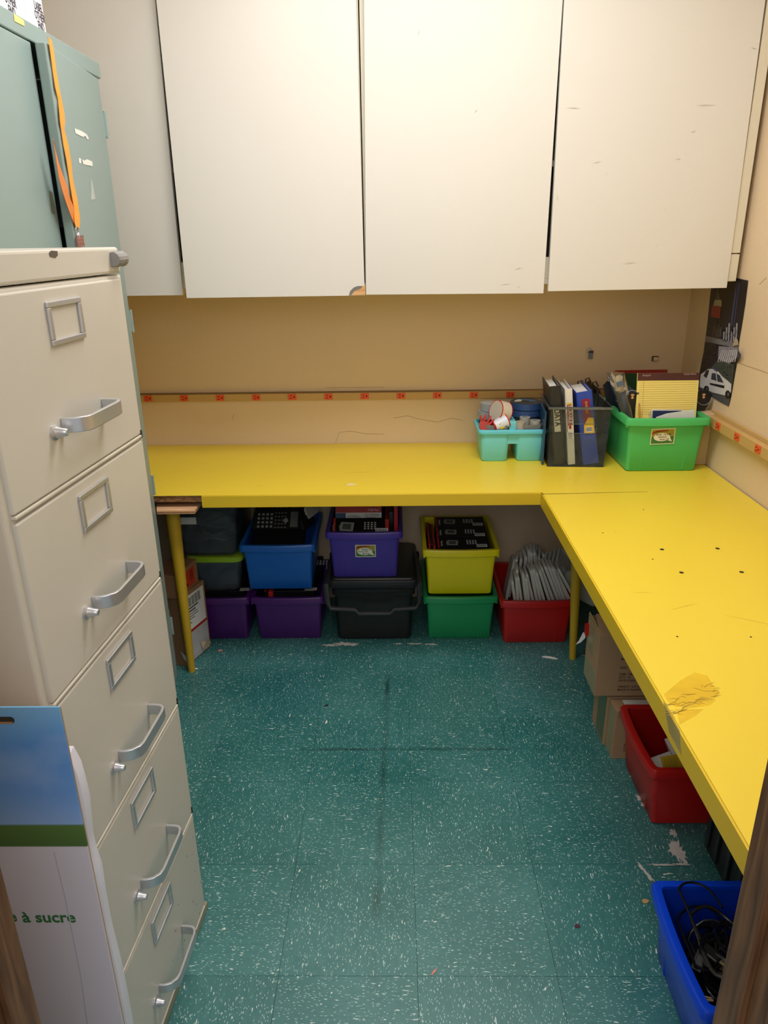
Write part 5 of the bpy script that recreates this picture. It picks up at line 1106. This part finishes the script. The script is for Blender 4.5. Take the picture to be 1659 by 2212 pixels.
# contents of the green stationery crate
def stationery():
    zt = H+.2
    def stand(px, py, Y): return on_y(px, py, Y)
    # legal pad (plane leaning back slightly)
    Yp_ = 2.560
    A, B, C, D = stand(1373, 902, Yp_), stand(1503, 900, Yp_), stand(1511, 805, Yp_+.025), stand(1378, 806, Yp_+.025)
    A = A+(A-D).normalized()*.06; B = B+(B-C).normalized()*.06
    r = thing('legal_pad', 'yellow ruled legal pad with a brown header standing in the green crate', 'notepad', tuple((A+B)/2))
    u = (B-A).normalized(); v = ((D-A)).normalized(); n = u.cross(v).normalized(); 
    if n.y > 0: n = -n
    flat('pages', [A, B, C, D], mat('legal_yellow', 'f3dd7c', .6, var=.02), r, .008, -n)
    Hd = .12
    hd = [D+(A-D)*.0-(n*-.0005), C+(n*.0005), C+(B-C)*Hd+n*.0005, D+(A-D)*Hd+n*.0005]
    flat('header', hd, mat('maroon_header', '4a2220', .5, var=.15), r, .001, n)
    lines = MB(); M0 = frame(D+n*.0008, u, v)
    Wp = (B-A).length; Hp = (D-A).length
    for k in range(15):
        y = -(.034+k*.0078); lines.box(.004, Wp-.002, y-.0003, y+.0003, 0, .0003, M0)
    lines.build('ruled_lines', mat('line_grey', 'a89c58', .6), r, world=True)
    MB().box(.022, .0228, -Hp+.004, -.020, 0, .0004, M0).build('margin_line', mat('line_pink', 'c98a5c', .6), r, world=True)
    text('lettering', 'Ampad', .010, mat('silver_print', 'b59a90', .5), r, M0 @ Matrix.Translation((.016, -.011, .0010)), 'LEFT', .0, 1, world=True); text('lettering', 'Gold Fibre', .010, mat('silver_print', 'b59a90', .5), r, M0 @ Matrix.Translation((Wp-.052, -.009, .0010)), 'LEFT', .0, 1, world=True)
    # pencil
    a, b = stand(1382, 912, 2.55), stand(1381, 870, 2.55); d = (b-a).normalized(); a = a-d*.05
    p = thing('pencil', 'short yellow pencil standing against the legal pad', 'pencil', tuple(a))
    MB().tube([a, b-d*.010], .0034, 6).build('shaft', mat('pencil_yellow', 'd9a23a', .4), p, world=True); MB().tube([b-d*.010, b-d*.002, b], [.0034, .0010, .0004], 6).build('tip', mat('pencil_wood', 'a87848', .6), p, world=True)
    # notebook and papers
    r = thing('notebook', 'white edged spiral notebook with a navy cover at the front of the green crate', 'notebook', tuple(stand(1450, 895, 2.535)))
    def q(nm, pts, m, Y, th=.002, par=None): flat(nm, [stand(x, y, Y) for x, y in pts], m, par or r, th, (0, -1, 0))
    q('cover', [(1407, 884), (1475, 885), (1475, 925), (1405, 925)], WHITE, 2.540, .002); q('navy_panel', [(1410, 887), (1472, 887), (1472, 922), (1408, 922)], mat('navy_cover', '22305c', .5), 2.5375, .0008)
    for k in range(3):
        c = stand(1404, 891+k*6, 2.536); MB().tube([c+Vector((.004*math.cos(t), 0, .003*math.sin(t))) for t in [i*math.pi/4 for i in range(8)]], .0009, 5, closed=True).build('spiral_ring', CHROME, r, world=True)
    o = flat('paper', [stand(x, y, Y) for x, y, Y in ((1417, 901, 2.53), (1440, 893, 2.53), (1500, 884, 2.53), (1502, 905, 2.53), (1500, 925, 2.53), (1420, 925, 2.53))], WHITE, None, .001, (0, -1, 0)); tag(o, 'folded white papers in front of the navy notebook in the green crate', 'paper')
    # round clear paddles holding black cards with a gold hand emblem
    for nm, pts, (ex, ey), Y, lab in (('l', [(1350, 905), (1352, 866), (1358, 852), (1368, 846), (1380, 848), (1382, 905)], (1366, 856), 2.575, 'black award folder with a gold hand emblem left of the legal pad'),
                                 ('r', [(1500, 905), (1500, 850), (1512, 843), (1528, 844), (1538, 852), (1536, 862), (1511, 905)], (1520, 855), 2.600, 'black award folder with a gold hand emblem right of the legal pad')):
        t = thing('folder', lab, 'folder', tuple(stand(ex, 905, Y)), group=None)
        flat('cover', [stand(x, y, Y) for x, y in pts], mat('black_folder', '15161a', .35), t, .002, (0, -1, 0))
        rr = [stand(ex+17*math.cos(a), ey+1+19*math.sin(a), Y-.004) for a in [i*math.pi/10+.1 for i in range(11)]] if nm == 'r' else [stand(ex+14*math.cos(a), ey+1+14*math.sin(a), Y-.004) for a in [i*math.pi/10+3.4 for i in range(9)]]
        MB().tube(rr, .0008, 5).build('clear_edge', mat('clear_edge', 'a8adb4', .2), t, world=True)
        GD = mat('gold_emblem', 'd9a878', .4, metal=.2); e = MB()
        for k in range(5):
            a = math.radians(-40+20*k); b0 = stand(ex, ey+1, Y-.0035); e.tube([b0, b0+Vector((math.sin(a)*.009, 0, math.cos(a)*.010))], .0014, 5)
        e.lathe([(.0045, 0), (.0045, .001)], 12, frame(stand(ex, ey+3, Y-.003), (1, 0, 0), (0, 0, 1))); e.build('hand_emblem', GD, t, world=True)
    # back folders
    def fold(lab, pts, m, Y, th=.004): tag(flat('folder', [stand(x, y, Y) for x, y in pts], m, None, th, (0, -1, 0)), lab, 'folder')
    fold('dark red folder standing at the very back of the green crate', [(1327, 905), (1323, 803), (1330, 800), (1441, 798), (1443, 905)], mat('dark_red_folder', '9a221c', .4), 2.80)
    fold('dark green folder in front of the dark red folder', [(1345, 905), (1340, 806), (1380, 806), (1384, 905)], mat('dark_green_folder', '1c3d22', .4), 2.76)
    fold('slanted black glossy folder at the left of the green crate', [(1312, 880), (1302, 832), (1312, 822), (1376, 850), (1372, 905), (1340, 905)], mat('glossy_black_folder', '20242c', .15), 2.70)
    fold('grey blue glossy folder behind the foam hand', [(1340, 905), (1330, 830), (1345, 822), (1378, 850), (1378, 905)], mat('slate_gloss_folder', '4a525e', .15), 2.66)
    # foam hand pointer in film sleeve
    Y = 2.595; t = thing('foam_hand', 'white pointing foam hand in a clear sleeve at the left of the green crate', 'pointer', tuple(stand(1360, 900, Y)))
    FW_ = mat('cream_foam', 'e4d3bf', .6)
    def tp(pts, rr, nm, m=FW_, fl=.6): MB().tube([stand(x, y, Y) for x, y in pts], rr, 10, flat=fl).build(nm, m, t, smooth=True, world=True)
    tp([(1338, 842), (1337, 832), (1336, 820), (1335, 812)], [.020, .021, .019, .010], 'palm', fl=.7)
    tp([(1329, 822), (1324, 812), (1321, 806)], [.0075, .0065, .004], 'index_finger')
    tp([(1331, 820), (1338, 814), (1345, 816)], [.008, .009, .007], 'folded_fingers'); tp([(1328, 834), (1319, 826), (1315, 820)], [.0072, .006, .004], 'thumb')
    tp([(1337, 846), (1342, 844), (1352, 838)], [.006, .007, .006], 'cuff')
    tp([(1342, 846), (1349, 870), (1357, 896), (1362, 915)], [.007, .0075, .008, .008], 'blue_stick', mat('blue_stick', '2c58a0', .3))
    lb = flat('blue_badge', [stand(x, y, Y-.0185) for x, y in ((1331, 826), (1345, 822), (1347, 832), (1333, 836))], mat('badge_blue', '2c72ae', .5), t, .001, (0, -1, 0))
    text('badge_lettering', 'NED', .007, WHITE, lb, frame(stand(1333, 833, Y-.0202), (1, 0, .12), (0, 0, 1)), 'LEFT', .0002, 1, world=True) if False else None
    SL = clearmat('sleeve_film', 'dcdcd6', .25, .12, .10, 'd0d0cc')
    L = [(1311, 806), (1315, 828), (1324, 850), (1334, 880), (1343, 908)]; Rr = [(1350, 806), (1356, 828), (1360, 850), (1368, 880), (1376, 908)]
    rings = []
    for (a, b) in zip(L, Rr):
        p0, p1 = stand(a[0], a[1], Y), stand(b[0], b[1], Y); c = (p0+p1)/2; w2 = (p1-p0)/2
        rings.append([c+w2*math.cos(s)+Vector((0, .024*math.sin(s)*(1+.15*math.sin(3*s)), .003*math.sin(5*s))) for s in [i*math.pi/8 for i in range(16)]])
    MB().loft(rings, True, True).build('clear_sleeve', SL, t, smooth=True, world=True)
stationery()

# ---------------------------------------------------------------- ceiling fixture (real lamp overhead, out of frame)
f = thing('ceiling_light', 'white fluorescent ceiling fixture above the middle of the closet', 'lamp', (LX, LY, ZC))
MB().box(-.62, .62, -.29, .29, -.055, 0).build('housing', mat('fixture_white', 'e6e6e6', .5), f, .003)
for s in (-1, 1):
    MB().tube([(-.56, s*.12, -.062), (.56, s*.12, -.062)], .006, 8).build('tube_lamp', mat('tube_glass', 'ffffff', .4, emis=('fff4e0', 2.0)), f)
